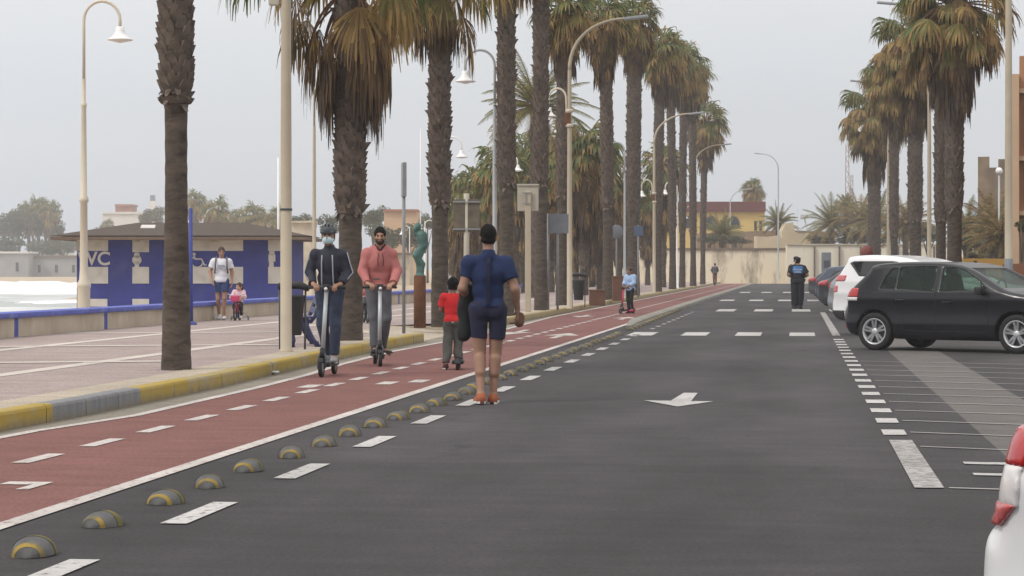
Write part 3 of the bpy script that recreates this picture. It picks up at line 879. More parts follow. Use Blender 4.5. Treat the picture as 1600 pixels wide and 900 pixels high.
# signs seen from behind
t = empty('sign', at(729, 59, .15), TH, 'double panel sign seen from behind beside the boy', 'sign')
m = MB(); m.tube([(0, 0, 0), (0, 0, 3.2)], .075, 10); m.build('post', 'sign_back', t)
for sx in (-1, 1):
    m = MB(); m.bbox((sx * .19, -.05, 2.62), (.32, .03, .86), .01); m.build('panel', 'sign_brown', t)
    m = MB(); m.box((sx * .19, -.09, 2.98), (.34, .03, .04)); m.box((sx * .19, -.09, 2.26), (.34, .03, .04)); m.build('rail', 'steel_grey', t)
t = empty('sign', at(825, 63, .15), TH, 'square pale sign seen from behind on a wide beige post', 'sign')
m = MB(); m.bbox((0, 0, 1.7), (.17, .1, 3.4), .02); m.build('post', 'post_beige', t)
m = MB(); m.bbox((0, .07, 3.2), (.60, .03, .72), .02); m.bbox((0, .05, 3.58), (.62, .06, .05), .01); m.build('panel', 'sign_back', t)
m = MB(); m.box((-.05, -.06, 3.35), (.22, .03, .03)); m.box((-.03, -.06, 3.05), (.24, .03, .03)); m.box((-.06, -.06, 3.2), (.03, .03, .3)); m.build('bracket', 'steel_grey', t)
t = empty('sign', at(866, 66, .15), TH, 'grey rectangular sign on two posts beside the beige street lamp', 'sign')
for sx in (-.18, .1):
    m = MB(); m.tube([(sx, 0, 0), (sx, 0, 2.85)], .035, 8); m.build('post', 'steel_grey', t)
m = MB(); m.bbox((.13, -.04, 2.55), (.58, .03, .58), .02); m.build('panel', 'sign_grey', t)
t = empty('sign', at(963, 98, .15), TH, 'round sign seen from behind under the palms', 'sign')
m = MB(); m.tube([(0, 0, 0), (0, 0, 3.1)], .035, 8); m.build('post', 'steel_grey', t)
m = MB(); m.lathe([(0.001, .0), (.29, 0), (.3, .015), (.29, .03), (.001, .03)], (0, -.06, 2.85), 24, axis='y'); m.build('disc', 'sign_grey', t)
t = empty('sign', at(997, 96, .15), TH, 'small blue sign panel beside the round sign under palms', 'sign')
m = MB(); m.tube([(0, 0, 0), (0, 0, 3.1)], .035, 8); m.build('post', 'steel_grey', t)
m = MB(); m.bbox((.02, -.05, 2.85), (.38, .02, .42), .008); m.build('panel', 'sign_blue', t)
t = empty('sign', at(631, 42, .15), R(40), 'narrow sign seen edge on atop a thin pole before the statue', 'sign')
m = MB(); m.tube([(0, 0, 0), (0, 0, 3.2)], .032, 10); m.build('post', 'steel_grey', t)
m = MB(); m.bbox((0, .0, 2.88), (.075, .5, .64), .012); m.xform(Matrix.Rotation(TH - R(40) + R(6), 4, 'Z')); m.build('panel', 'steel_grey', t)
t = empty('sign', at(1354, 74, .02), TH, 'round red sign behind the roof of the white car', 'sign')
m = MB(); m.tube([(0, 0, 0), (0, 0, 2.2)], .03, 8); m.build('post', 'steel_grey', t)
m = MB(); m.lathe([(0.001, .0), (.2, 0), (.21, .015), (.2, .03), (.001, .03)], (0, -.06, 1.91), 24, axis='y'); m.build('disc', 'red_sign', t)
t = empty('ticket_machine', at(1291, 150, .0), TH, 'dark parking ticket machine before the pale wall', 'ticket machine')
m = MB(); m.bbox((0, 0, 1.25), (.62, .4, 2.5), .06); m.build('body', 'sign_grey', t)
m = MB(); m.bbox((0, -.2, 1.7), (.4, .03, .5), .02); m.build('screen', 'steel_dark', t)

# litter bins
def bin_(px, D, label, s=1.0, tilt=0.0):
    t = empty('litter_bin', at(px, D, .15), TH, label, 'bin', 'litter bins on the promenade')
    m = MB(); m.lathe([(.001, .22), (.135, .22), (.14, .24), (.185, .80), (.19, .83), (.175, .83), (.168, .8), (.13, .28), (.001, .28)], (0, 0, 0), 20); m.xform(Matrix.Scale(s, 4)); m.build('bucket', 'black_plastic', t)
    m = MB()
    for sx in (-1, 1): m.tube([(sx * .19 * s, 0, 0), (sx * .2 * s, 0, .95 * s)], .016, 6)
    m.build('frame', 'steel_dark', t)
    m = MB(); m.tube([(-.22 * s, 0, .96 * s), (-.1 * s, 0, .99 * s), (.12 * s, -.03, .985 * s), (.26 * s, -.05, .93 * s)], [.05, .06, .06, .045], 10); m.build('lid', 'black_plastic', t)
    return t
bin_(457, 33.5, 'dark litter bin right behind the thick beige lamp post', .98)
bin_(904, 71, 'dark litter bin beside the beige street lamp with side bell', 1.05)
t = empty('planter', at(933, 74, .15), TH, 'rust brown box planter beside the dark litter bin', 'planter')
m = MB(); m.bbox((0, 0, .26), (.52, .52, .5), .02); m.build('box', 'planter_brown', t)
m = MB(); m.bbox((0, 0, .51), (.56, .56, .05), .01); m.build('rim', 'planter_brown', t)
t = empty('planter', at(965, 86, .15), TH, 'tall brown planter behind the boy in light blue', 'planter')
m = MB(); m.bbox((0, 0, .45), (.42, .42, .9), .02); m.build('box', 'planter_brown', t)
m = MB(); m.bbox((0, 0, .92), (.46, .46, .05), .01); m.build('rim', 'planter_brown', t)

# bench beside the lamp (side on)
t = empty('park_bench', at(476, 34.6, .15), TH + R(8), 'dark blue bench seen end on behind the helmeted rider', 'bench')
L_ = 1.5
for q, y in enumerate((-.05, L_)):
    m = MB()
    m.tube([(-.21, y, 0), (-.17, y, .1), (-.20, y, .3), (-.22, y, .41)], [.035, .03, .03, .035], 8)
    m.tube([(.22, y, 0), (.12, y, .12), (.03, y, .3), (.02, y, .41)], [.035, .04, .045, .035], 8)
    m.tube([(-.25, y, .41), (.1, y, .40), (.17, y, .5), (.3, y, .88)], [.03, .035, .035, .028], 8)
    m.tube([(-.28, y, .02), (-.15, y, .02)], .022, 6); m.tube([(.15, y, .02), (.30, y, .02)], .022, 6)
    m.build('leg', 'bench_blue', t)
m = MB()
for k in range(4): m.bbox((-.2 + .1 * k, L_ / 2, .455), (.085, L_ + .2, .03), .008)
m.build('seat', 'bench_blue', t)
m = MB()
for k in range(3): m.bbox((.175 + .045 * k, L_ / 2, .56 + .14 * k), (.03, L_ + .2, .1), .008, 0, Matrix.Rotation(R(18), 3, 'Y'))
m.build('backrest', 'bench_blue', t)

# crumpled paper by the kerb
m = MB(); rgp = random.Random(5)
for k in range(7):
    a = rgp.uniform(0, 6); m.box((rgp.uniform(-.06, .06), rgp.uniform(-.04, .04), .02 + rgp.uniform(0, .02)), (.09, .07, .012), 0, Matrix.Rotation(a, 3, 'Z') @ Matrix.Rotation(rgp.uniform(-.6, .6), 3, 'X'))
props(m.build('paper_scrap', 'white_tee', loc=gp(425, 586)), 'crumpled white paper lying in the gutter by the yellow kerb', 'litter')

# statue on rusty column
pc = at(656, 46, .15)
o = props(MB().lathe([(.001, 0), (.125, 0), (.125, 1.06), (.12, 1.075), (.001, 1.075)], (0, 0, 0), 28).build('pedestal', 'rust', loc=pc), 'rusty brown cylindrical column carrying the green statue', 'pedestal')
J = [cap((.02, 0, .0), (.05, 0, .22), .055, .06), cap((-.03, .03, 0), (-.02, .02, .2), .05, .055), cap((.05, 0, .22), (-.07, -.04, .40), .06, .075), cap((-.02, .02, .2), (-.05, 0, .40), .055, .08),
     ell((-.03, 0, .44), (.11, .09, .10)), cap((-.02, 0, .46), (.06, 0, .62), .085, .08), cap((.06, 0, .62), (.03, 0, .82), .085, .10), cap((-.07, 0, .85), (.09, 0, .83), .055, .055),
     cap((.0, 0, .88), (-.03, 0, .94), .04, .04), ell((-.035, -.01, 1.0), (.06, .07, .08)), cap((.10, 0, .82), (.135, .03, .65), .04, .035), cap((.135, .03, .65), (.10, -.02, .48), .035, .03),
     cap((-.09, 0, .84), (-.10, -.05, .95), .04, .035), cap((-.10, -.05, .95), (-.04, -.03, 1.05), .035, .03), ell((0, 0, .0), (.1, .09, .03))]
o = blob('statue', J, .012, 'bronze_green', k=.03, folds=.004, ffreq=40)
o.location = pc + Vector((0, 0, 1.08)); o.rotation_euler = (0, 0, TH)
props(o, 'slender green bronze figure standing on the rusty column', 'statue')

# ================================================================== WC BLOCK
def build_wc():
    D = 79.0; s = D / F
    def X(px): return (px - 800) * s
    def Zp(py): return HC + (421 - py) * s
    t = empty('toilet_block', cam2w(0, D, 0), TH, 'blue and white public toilet block with brown roof and WC lettering', 'toilet block')
    x0, x1 = X(120), X(456); zt = Zp(370)
    zb = -.3
    b = MB(); b.box(((x0 + x1) / 2, 2.2, (zb + zt) / 2), (x1 - x0, 4.4, zt - zb)); b.build('wall', 'blue_paint', t)
    # white panels, slightly proud
    for (a, b_, c, d) in ((120.5, 169, 372, 392), (135, 169, 417, 443), (135, 168, 467, 479), (207, 233, 373, 394), (207, 233, 417, 443), (207, 233, 467, 479), (299, 380, 372, 392), (299, 380, 417, 443), (419, 455, 372, 392), (419, 455, 417, 443)):
        m = MB(); m.box(((X(a) + X(b_)) / 2, -.012, (Zp(c) + Zp(d)) / 2), (X(b_) - X(a), .03, abs(Zp(c) - Zp(d)))); m.build('white_panel', 'white_paint_wall', t)
    text('letters', 'WC', .66, 'white_paint_wall', t, (X(147), -.012, Zp(405)), (R(90), 0, 0), .006, True)
    def picto(prims, nm): 
        for q in prims: pass
    m = MB()   # woman
    m.lathe([(.001, -.01), (.11, -.01), (.11, .01), (.001, .01)], (X(214), -.012, Zp(398.5)), 14, axis='y')
    m.lathe([(.001, -.01), (.17, -.01), (.17, .01), (.001, .01)], (X(214), -.012, Zp(406)), 14, axis='y'); m.box((X(214), -.012, Zp(413)), (.15, .02, .22))
    m.build('pictogram', 'white_paint_wall', t)
    m = MB()   # man
    m.lathe([(.001, -.01), (.1, -.01), (.1, .01), (.001, .01)], (X(425), -.012, Zp(394.5)), 14, axis='y')
    m.box((X(425), -.012, Zp(403)), (.24, .02, .26)); m.box((X(424), -.012, Zp(412)), (.16, .02, .24)); m.build('pictogram', 'white_paint_wall', t)
    m = MB()   # wheelchair
    cx, cz = X(308), Zp(409)
    m.lathe([(.001, -.01), (.06, -.01), (.06, .01), (.001, .01)], (cx - .1, -.012, Zp(397)), 12, axis='y')
    m.tube([(cx + .2 * math.cos(a), -.012, cz + .2 * math.sin(a)) for a in np.linspace(1.9, 6.0, 14)], .03, 6)
    m.tube([(cx - .1, -.012, Zp(399)), (cx - .08, -.012, cz + .1), (cx + .16, -.012, cz + .1), (cx + .26, -.012, cz - .12), (cx + .34, -.012, cz - .1)], .032, 6)
    m.build('pictogram', 'white_paint_wall', t)
    # hipped roof with deep eaves
    e0, e1 = X(86), X(484); ze = Zp(374); zr = Zp(346)
    r = MB(); y0, y1 = -.9, 5.2; rx0, rx1 = X(200), X(372)
    vs = [(e0, y0, ze + .12), (e1, y0, ze + .12), (e1, y1, ze + .12), (e0, y1, ze + .12), (rx0, 2.1, zr), (rx1, 2.1, zr)]
    r.add(vs, [(0, 1, 5, 4), (1, 2, 5), (2, 3, 4, 5), (3, 0, 4)]); r.build('roof', 'roof_brown', t)
    f = MB(); f.box(((e0 + e1) / 2, (y0 + y1) / 2, ze + .03), (e1 - e0 - .02, y1 - y0 - .02, .11)); f.build('fascia', 'roof_edge', t)
    q = MB(); q.box((X(226), .75, Zp(355)), (.5, .3, .1), 0, Matrix.Rotation(R(22), 3, 'X')); q.build('roof_patch', 'white_paint_wall', t)
    for px in (214, 330, 337):
        l = MB(); l.bbox((X(px), -.1, Zp(376)), (.14, .16, .1), .02); l.build('wall_lamp', 'sign_back', t)
build_wc()

# ================================================================== END WALL, HOUSES, RUIN, FORT
def stained(name, base, stain, amt=.5):
    m = bpy.data.materials.new(name); N, L = nodes_of(m); b = N['Principled BSDF']; b.inputs['Roughness'].default_value = .95
    geo = N.new('ShaderNodeNewGeometry')
    mp = N.new('ShaderNodeMapping'); mp.inputs['Scale'].default_value = (.55, .55, .12); L.new(geo.outputs['Position'], mp.inputs[0])
    n = N.new('ShaderNodeTexNoise'); n.inputs['Scale'].default_value = 1.1; n.inputs['Detail'].default_value = 7; n.inputs['Roughness'].default_value = .7; L.new(mp.outputs[0], n.inputs['Vector'])
    r = N.new('ShaderNodeMapRange'); r.inputs['From Min'].default_value = amt; r.inputs['From Max'].default_value = amt + .16; L.new(n.outputs['Fac'], r.inputs['Value'])
    x = N.new('ShaderNodeMix'); x.data_type = 'RGBA'; x.inputs[6].default_value = (*base, 1); x.inputs[7].default_value = (*stain, 1)
    L.new(r.outputs[0], x.inputs[0]); L.new(x.outputs[2], b.inputs['Base Color']); M[name] = m
stained('wall_stained', (.76, .68, .53), (.20, .16, .11), .5)
stained('wall_plain', (.78, .71, .57), (.42, .35, .25), .56)
D = 215.0
def camlen(px, D): return (px - 800) / F * D
def block(name, px0, px1, py0, py1, D, dep, material, label, cat, parent=None, base=None):
    """a box whose front stands at depth D, spanning picture columns px0-px1 and heights py0-py1"""
    z1 = hz(py0, D); z0 = hz(py1, D) if base is None else base
    m = MB(); xa, xb = camlen(px0, D), camlen(px1, D)
    m.box(((xa + xb) / 2, D + dep / 2, (z0 + z1) / 2), (xb - xa, dep, z1 - z0))
    m.xform(Matrix.Rotation(TH, 4, 'Z'))
    o = m.build(name, material, parent)
    if label: props(o, label, cat)
    return o
def bevelled(o, w=.05):
    md = o.modifiers.new('bevel', 'BEVEL'); md.width = w; md.segments = 2; return o
t = empty('boundary_wall', (0, 0, 0), 0, 'long cream boundary wall streaked with dark stains at the road end', 'wall')
block('wall_face', 900, 1229, 391, 450, D, 1.0, 'wall_stained', None, None, t, -.1)
block('coping', 898, 1230, 387.5, 391, D - .15, 1.3, 'roof_edge', None, None, t)
t = empty('boundary_wall', (0, 0, 0), 0, 'pale plain boundary wall behind the parked cars', 'wall')
block('wall_face', 1229.6, 1560, 383, 450, D - 3, 1.0, 'wall_plain', None, None, t, -.1)
block('coping', 1229.6, 1560, 381, 383, D - 3.15, 1.3, 'wall_cream', None, None, t)
for px in (1273, 1312, 1345, 1404, 1460): block('pilaster', px - 1, px + 1, 385, 450, D - 3.3, .3, 'roof_edge', None, None, t, -.1)
# ruin on the slope behind
def outline(name, pts, D, dep, material, label, cat, jitter=.0):
    m = MB(); poly = [(camlen(px, D), hz(py, D)) for px, py in pts]; n = len(poly)
    vs = [(x, D, z) for x, z in poly] + [(x, D + dep, z) for x, z in poly]
    a = sum(poly[i][0] * poly[(i + 1) % n][1] - poly[(i + 1) % n][0] * poly[i][1] for i in range(n))
    f0 = tuple(range(n)) if a > 0 else tuple(range(n))[::-1]
    fs = [f0, tuple(i + n for i in f0[::-1])] + [(f0[(k + 1) % n], f0[k], f0[k] + n, f0[(k + 1) % n] + n) for k in range(n)]
    m.add(vs, fs); m.xform(Matrix.Rotation(TH, 4, 'Z')); o = m.build(name, material)
    return props(o, label, cat)
outline('ruined_wall', [(1183, 470), (1183, 369), (1200, 370), (1214, 368), (1222, 372), (1222, 361), (1228, 349), (1239, 347), (1242, 362), (1248, 365), (1262, 364), (1270, 366), (1284, 364), (1288, 372), (1290, 470)], 232, 3.0, 'ruin_cream', 'crumbling cream ruin wall standing above the boundary wall', 'ruin')
outline('terrace_wall', [(1090, 470), (1090, 365), (1140, 363), (1183, 361), (1240, 360), (1300, 362), (1300, 470)], 246, 4, 'fort_stone', 'brown stone terrace wall below the yellow building', 'wall')
# yellow building
t = empty('yellow_building', (0, 0, 0), 0, 'long yellow building with maroon roof and arched windows', 'building')
D = 262.0
block('wall', 830, 1195, 331, 440, D, 14, 'yellow_house', None, None, t, -.1)
block('roof', 826, 1196.5, 315, 331, D - .5, 15, 'maroon_roof', None, None, t)
for px in (965, 1000, 1040, 1076, 1111, 1146):
    m = MB(); x = camlen(px, D); z = hz(347, D); r = .68
    m.add([(x + r * math.cos(a), D - .06, z - .3 + r * 1.35 * math.sin(a)) for a in np.linspace(0, math.pi, 12)] + [(x - r, D - .06, z - .7), (x + r, D - .06, z - .7)], [tuple(range(14))])
    m.add([(x + r * 1.2 * math.cos(a), D - .03, z - .3 + r * 1.55 * math.sin(a)) for a in np.linspace(0, math.pi, 12)] + [(x - r * 1.2, D - .03, z - .75), (x + r * 1.2, D - .03, z - .75)], [tuple(range(14))], 1)
    m.xform(Matrix.Rotation(TH, 4, 'Z')); m.build('window', ['window_dark', 'fort_stone'], t)
for px in (1180.5, 1188.5): block('window', px - 2, px + 2, 345, 360, D - .08, .1, 'window_dark', None, None, t)
# fort and orange house: their long sides run along the sight line, as the side street does
def lblock(name, t, D, px_o, px0, px1, py0, py1, y0, dep, material, parent=None, base=None):
    k = D / F; z1 = hz(py0, D); z0 = hz(py1, D) if base is None else base
    m = MB(); m.box((((px0 + px1) / 2 - px_o) * k, y0 + dep / 2, (z0 + z1) / 2), ((px1 - px0) * k, dep, z1 - z0)); return m.build(name, material, parent or t)
t = empty('fort_tower', at(1528, 150, 0), TH - math.atan2(728, F) - .01, 'ruined brown stone fort tower beyond the right lamp post', 'tower')
lblock('wall', t, 150, 1528, 1528, 1640, 262, 440, 0, 10, 'fort_stone', None, -.1)
lblock('merlon', t, 150, 1528, 1528, 1545.5, 245, 262, 0, 1.2, 'fort_stone'); lblock('merlon', t, 150, 1528, 1559, 1580, 249, 262, 0, 1.2, 'fort_stone')
D = 66.0
t = empty('orange_house', at(1573, D, 0), TH - math.atan2(773, F) - .012, 'orange apartment house at the far right picture edge', 'house')
lblock('wall', t, D, 1573, 1592.2, 1800, 88, 430, 0, 11, 'orange_facade', None, -.05)
lblock('pilaster', t, D, 1573, 1573, 1592, 118, 430, -.5, 3.0, 'orange_pale', None, -.05)
for py in (140, 245, 330): lblock('cornice', t, D, 1573, 1592.2, 1800, py, py + 7, -.35, .34, 'orange_pale')
for a in (1600, 1660, 1720):
    for c, d in ((165, 232), (262, 318)):
        o = lblock('window', t, D, 1573, a, a + 40, c, d, -.08, .12, 'white_house'); lblock('pane', t, D, 1573, a + 3, a + 37, c + 5, d - 4, -.1, .06, 'glass_dark', o)
o = block('garden_wall', 1572, 1680, 412, 470, 58, .4, 'brown_wall', 'brown garden wall at the foot of the orange house', 'wall', None, -.05)
o = block('garden_wall', 1505, 1571, 404, 470, 82, .4, 'ochre_wall', 'ochre garden wall under the hedge beside the fort', 'wall', None, -.05)
t = empty('globe_lamp', at(1561, 110, 0), TH, 'small white globe lamp in front of the fort tower', 'street lamp')
m = MB(); m.tube([(0, 0, 0), (0, 0, 6.0)], .05, 8); m.build('post', 'lamp_grey', t)
m = MB(); m.lathe([(.001, .36)] + [(.18 * math.sin(a), .18 + .18 * math.cos(a)) for a in np.linspace(.3, 2.8, 8)], (0, 0, 6.0), 14); m.build('globe', 'lamp_white', t)

# houses across the bay
def house(px0, px1, py0, py1, D, material, roofm, label, gable=False, wins=0, dep=8):
    t = empty('house', (0, 0, 0), 0, label, 'house')
    block('wall', px0, px1, py0, py1, D, dep, material, None, None, t, -.3)
    if gable:
        m = MB(); xa, xb = camlen(px0 - 2, D), camlen(px1 + 2, D); z = hz(py0, D); zt = z + (xb - xa) * .22; xm = (xa + xb) / 2
        m.add([(xa, D - .4, z), (xb, D - .4, z), (xm, D - .4, zt), (xa, D + dep + .4, z), (xb, D + dep + .4, z), (xm, D + dep + .4, zt)], [(0, 1, 2), (5, 4, 3), (1, 4, 5, 2), (3, 0, 2, 5), (0, 3, 4, 1)])
        m.xform(Matrix.Rotation(TH, 4, 'Z')); m.build('roof', roofm, t)
    else: block('roof', px0 - 1, px1 + 1, py0 - 3, py0, D - .4, dep + .8, roofm, None, None, t)
    for k in range(wins):
        c = px0 + (px1 - px0) * (k + .5) / wins; h = (py1 - py0)
        block('window', c - 2.2, c + 2.2, py0 + h * .35, py0 + h * .7, D - .1, .15, 'window_dark', None, None, t)
house(-60, 44, 396, 436, 425, 'grey_house', 'white_house', 'pale grey low house across the bay at the picture edge', False, 3)
house(48, 128, 402, 436, 430, 'grey_house', 'roof_edge', 'grey beach house across the bay with dark windows', False, 3)
house(84, 104, 388, 402, 445, 'white_house', 'tile_roof', 'small white gabled house with tiled roof across the bay', True, 1)
house(52, 80, 393, 400, 446, 'white_house', 'white_house', 'flat white house behind the grey beach house', False, 2)
house(160, 216, 334, 420, 520, 'white_house', 'white_house', 'white domed villa above the toilet block roof', False, 0, 16)
house(180, 205, 322, 334, 522, 'tile_roof', 'tile_roof', 'brown rooftop block on the white villa', False, 0, 8)
t = empty('lighthouse', (0, 0, 0), 0, 'tiny lighthouse above the dark green tree', 'lighthouse')
block('tower', 233, 243, 314, 400, 700, 2, 'white_house', None, None, t, 0); block('lantern', 234.5, 241.5, 305, 314, 700.2, 1.5, 'sign_blue', None, None, t)
house(600, 652, 330, 420, 260, 'orange_pale', 'tile_roof', 'pale orange house rising behind the trees by the pink hoodie rider', False, 2, 10)
house(455, 487, 348, 440, 210, 'wall_cream', 'wall_cream', 'cream arched gateway building behind the lamp post', False, 0, 5)
house(560, 640, 398, 450, 200, 'wall_cream', 'roof_edge', 'low cream beach house behind the two riders', False, 4, 8)
house(690, 760, 408, 455, 170, 'white_house', 'white_house', 'white kiosk behind the boy in red', False, 2, 5)
house(770, 900, 395, 455, 205, 'wall_cream', 'roof_edge', 'low cream building hidden behind the palm trunks', False, 5, 8)
# ================================================================== PALMS AND TREES
FM = ['frond_green', 'frond_olive', 'frond_straw', 'frond_brown', 'frond_grey', 'petiole']
UPZ = Vector((0, 0, 1))
def fan_frond(mb, org, az, el, Lp, Rb, nseg, span, droop, hang, mi_in, mi_out, rg, pw=.022, wind=0.0):
    d = Vector((math.cos(el) * math.cos(az), math.cos(el) * math.sin(az), math.sin(el)))
    pts = []; p = Vector(org); cur = d.copy(); n = 5
    for i in range(n + 1):
        pts.append(p.copy()); p = p + cur * (Lp / n); cur = (cur - UPZ * droop / n).normalized()
    mb.tube(pts, [pw * (1.3 - .6 * i / n) for i in range(n + 1)], 3, 5, False, False)
    T = cur; S = T.cross(UPZ)
    S = Vector((-math.sin(az), math.cos(az), 0)) if S.length < .05 else S.normalized()
    roll = rg.uniform(-.5, .5); S = (S * math.cos(roll) + T.cross(S) * math.sin(roll)).normalized(); Nn = S.cross(T).normalized()
    hub = pts[-1]; dphi = 2 * span / nseg
    fr = [0, .3, .55, .78, 1.0]
    for k in range(nseg):
        ph = -span + dphi * (k + .5)
        u = abs(ph) / span
        L_ = Rb * (1 - .28 * u * u) * rg.uniform(.88, 1.08)
        dd = (T * math.cos(ph) + S * math.sin(ph) - Nn * .18 * u).normalized()
        pos = hub + dd * .02; cd = dd.copy(); hw0 = math.tan(dphi / 2)
        vs = []; hk = hang * rg.uniform(.7, 1.3); rr = 0
        wd = Nn.cross(dd).normalized()
        tw = rg.uniform(-.5, .5); wd = (wd * math.cos(tw) + Nn * math.sin(tw))
        for i, f in enumerate(fr):
            if i:
                st = (f - fr[i - 1]) * L_
                w_ = min(1.0, hk * (f ** 1.4)); cd = (dd * (1 - w_) - UPZ * w_ + Vector((wind * f, 0, 0)) + Vector((rg.uniform(-.06, .06), rg.uniform(-.06, .06), 0))).normalized()
                pos = pos + cd * st; rr += st
            hw = max(rr, .03) * hw0 * 1.08 if f <= .55 else .55 * L_ * hw0 * (1.12 - f) / .57
            vs += [pos - wd * hw, pos + wd * hw]
        b = len(mb.v); mb.v.extend([tuple(v) for v in vs])
        o_ = mi_out if rg.random() > .2 else mi_in; sw = rg.choice((1, 2, 2, 3))
        for i in range(4):
            mb.f.append((b + 2 * i, b + 2 * i + 1, b + 2 * i + 3, b + 2 * i + 2)); mb.sm.append(False)
            mb.mi.append(mi_in if i < sw else o_)

def fan_crown(mb, rg, Lp, Rb, nlive, nseg, top, wind=0.0, lo=-55, green=1.0, hang=.75):
    for i in range(nlive):
        t = (i + .5) / nlive
        el = R(min(88, 82 - (82 - lo) * t ** .85 + rg.uniform(-17, 17))); az = i * 2.39996 + rg.uniform(-.3, .3)
        g = rg.random()
        if t < .42 * green + .05: ins, out = (0 if g < .75 else 1), (1 if g < .5 else (2 if g < .8 else 0))
        elif t < .75: ins, out = (0 if g < .34 * green else (1 if g < .75 else 2)), (2 if g < .75 else 3)
        else: ins, out = (1 if g < .2 else (2 if g < .75 else 3)), (3 if g < .6 else (2 if g < .8 else 4))
        fan_frond(mb, Vector((0, 0, top - .35 * t)) + Vector((math.cos(az), math.sin(az), 0)) * .10, az, el, Lp * (.75 + .4 * t) * rg.uniform(.65, 1.35), Rb * rg.uniform(.8, 1.15), nseg, R(rg.uniform(70, 100)), .35 + .5 * t, hang, ins, out, rg, .024, wind)

def fan_skirt(mb, rg, n, top, length, Lp, Rb, nseg, rad=.2, clumps=None):
    for i in range(n):
        t = (i + .5) / n; az = i * 2.39996 + rg.uniform(-.4, .4)
        if clumps: az = rg.choice(clumps) + rg.gauss(0, .35)
        z = top - .3 - max(0, length - Lp * .6 - Rb) * t
        g = rg.random()
        ins, out = ((2, 3) if g < .42 else ((3, 4) if g < .75 else (3, 3))) if t < .5 else ((3, 4) if g < .55 else ((4, 4) if g < .8 else (2, 3)))
        el = R(rg.uniform(-62, -25) - 20 * t)
        fan_frond(mb, (math.cos(az) * rad * .7, math.sin(az) * rad * .7, z), az, el, Lp * rg.uniform(.7, 1.15), Rb * rg.uniform(.8, 1.15), nseg, R(rg.uniform(22, 48)), 1.5, 1.25, ins, out, rg, .02)

def palm_trunk(mb, rg, H, r0, r1, zs, boot_gap, bend=(0, 0), bump=1.0, rm=None):
    rm = rm or r1 * .86
    """lower part smooth, from zs up a lattice of cut leaf bases"""
    n = 22; zz = list(np.arange(0, H, .1)) + [H]; vs = []
    def rad(z):
        r = r0 + (rm - r0) * min(1, z / max(zs, .1)) if z < zs else rm + (r1 - rm) * min(1, (z - zs) / .35 + .4)
        return r + .10 * r0 * math.exp(-z * 3.0) + .02 * r0 * math.sin(z * 21 + 2 * math.sin(z * 3)) + (.04 * r0 * math.sin(z * 2.3) if z < zs else 0)
    def cen(z): t = z / H; return Vector((bend[0] * t * t, bend[1] * t * t, z))
    for z in zz:
        rr = rad(z); c = cen(z)
        for k in range(n):
            a = 2 * math.pi * k / n
            q = rr * (1 + .03 * math.sin(3 * a + z * .7) + rg.uniform(-.012, .012) * bump)
            vs.append((c.x + q * math.cos(a), c.y + q * math.sin(a), z))
    fs = [(i * n + k, i * n + (k + 1) % n, (i + 1) * n + (k + 1) % n, (i + 1) * n + k) for i in range(len(zz) - 1) for k in range(n)]
    mb.add(vs, fs, 0, True)
    z = zs; row = 0; nb = 9
    while z < H:
        for k in range(nb):
            a = 2 * math.pi * (k + .5 * (row % 2)) / nb + rg.uniform(-.12, .12) + row * .05
            rr = rad(z); c = cen(z + rg.uniform(-.03, .03)); out = Vector((math.cos(a), math.sin(a), 0)); tg = Vector((-math.sin(a), math.cos(a), 0))
            w = rr * .40 * rg.uniform(.8, 1.15); h = boot_gap * rg.uniform(1.2, 1.9); tip = rg.uniform(.025, .075) * (1.7 if rg.random() < .12 else 1)
            b0 = c + out * rr * .97; t0 = c + out * (rr + tip * bump) + UPZ * h
            mb.add([b0 - tg * w, b0 + tg * w, t0 + tg * w * .55, t0 - tg * w * .55, c + out * (rr * .94) + UPZ * h * .95 + tg * w * .6, c + out * (rr * .94) + UPZ * h * .95 - tg * w * .6],
                   [(0, 1, 2, 3), (3, 2, 4, 5), (0, 3, 5), (1, 4, 2)], 1)
        z += boot_gap; row += 1
    # ragged collar where trimming stopped
    if zs > .5:
        for k in range(16):
            a = rg.uniform(0, 6.28); rr = rad(zs); out = Vector((math.cos(a), math.sin(a), 0)); tg = Vector((-math.sin(a), math.cos(a), 0)); c = cen(zs + rg.uniform(-.05, .2))
            L_ = rg.uniform(.06, .2)
            mb.add([c + out * rr - tg * .05, c + out * rr + tg * .05, c + out * (rr + L_ * .5) - UPZ * L_ * .6 + tg * .02, c + out * (rr + L_ * .5) - UPZ * L_ * .6 - tg * .02], [(0, 1, 2, 3)], 1)

CROWNS = {}
def crown_mesh(key, **k):
    if key not in CROWNS:
        rg = random.Random(hash(key) % 1000 if not isinstance(key, int) else key)
        mb = MB(); fan_crown(mb, rg, k['Lp'], k['Rb'], k['nlive'], k['nseg'], 0, k.get('wind', 0), k.get('lo', -55), k.get('green', 1), k.get('hang', .75))
        o = mb.build('crown', FM); CROWNS[key] = o.data; bpy.data.objects.remove(o)
    return CROWNS[key]
SKIRTS = {}
def skirt_mesh(key, **k):
    if key not in SKIRTS:
        rg = random.Random(key + 77); mb = MB()
        fan_skirt(mb, rg, k['n'], 0, k['length'], k['Lp'], k['Rb'], k['nseg'], k.get('rad', .2), k.get('clumps'))
        o = mb.build('skirt', FM); SKIRTS[key] = o.data; bpy.data.objects.remove(o)
    return SKIRTS[key]
def child(name, me, parent, loc=(0, 0, 0), rz=0, s=1.0):
    o = bpy.data.objects.new(name, me); COL.objects.link(o); o.parent = parent; o.location = loc; o.rotation_euler = (0, 0, rz); o.scale = (s, s, s); return o
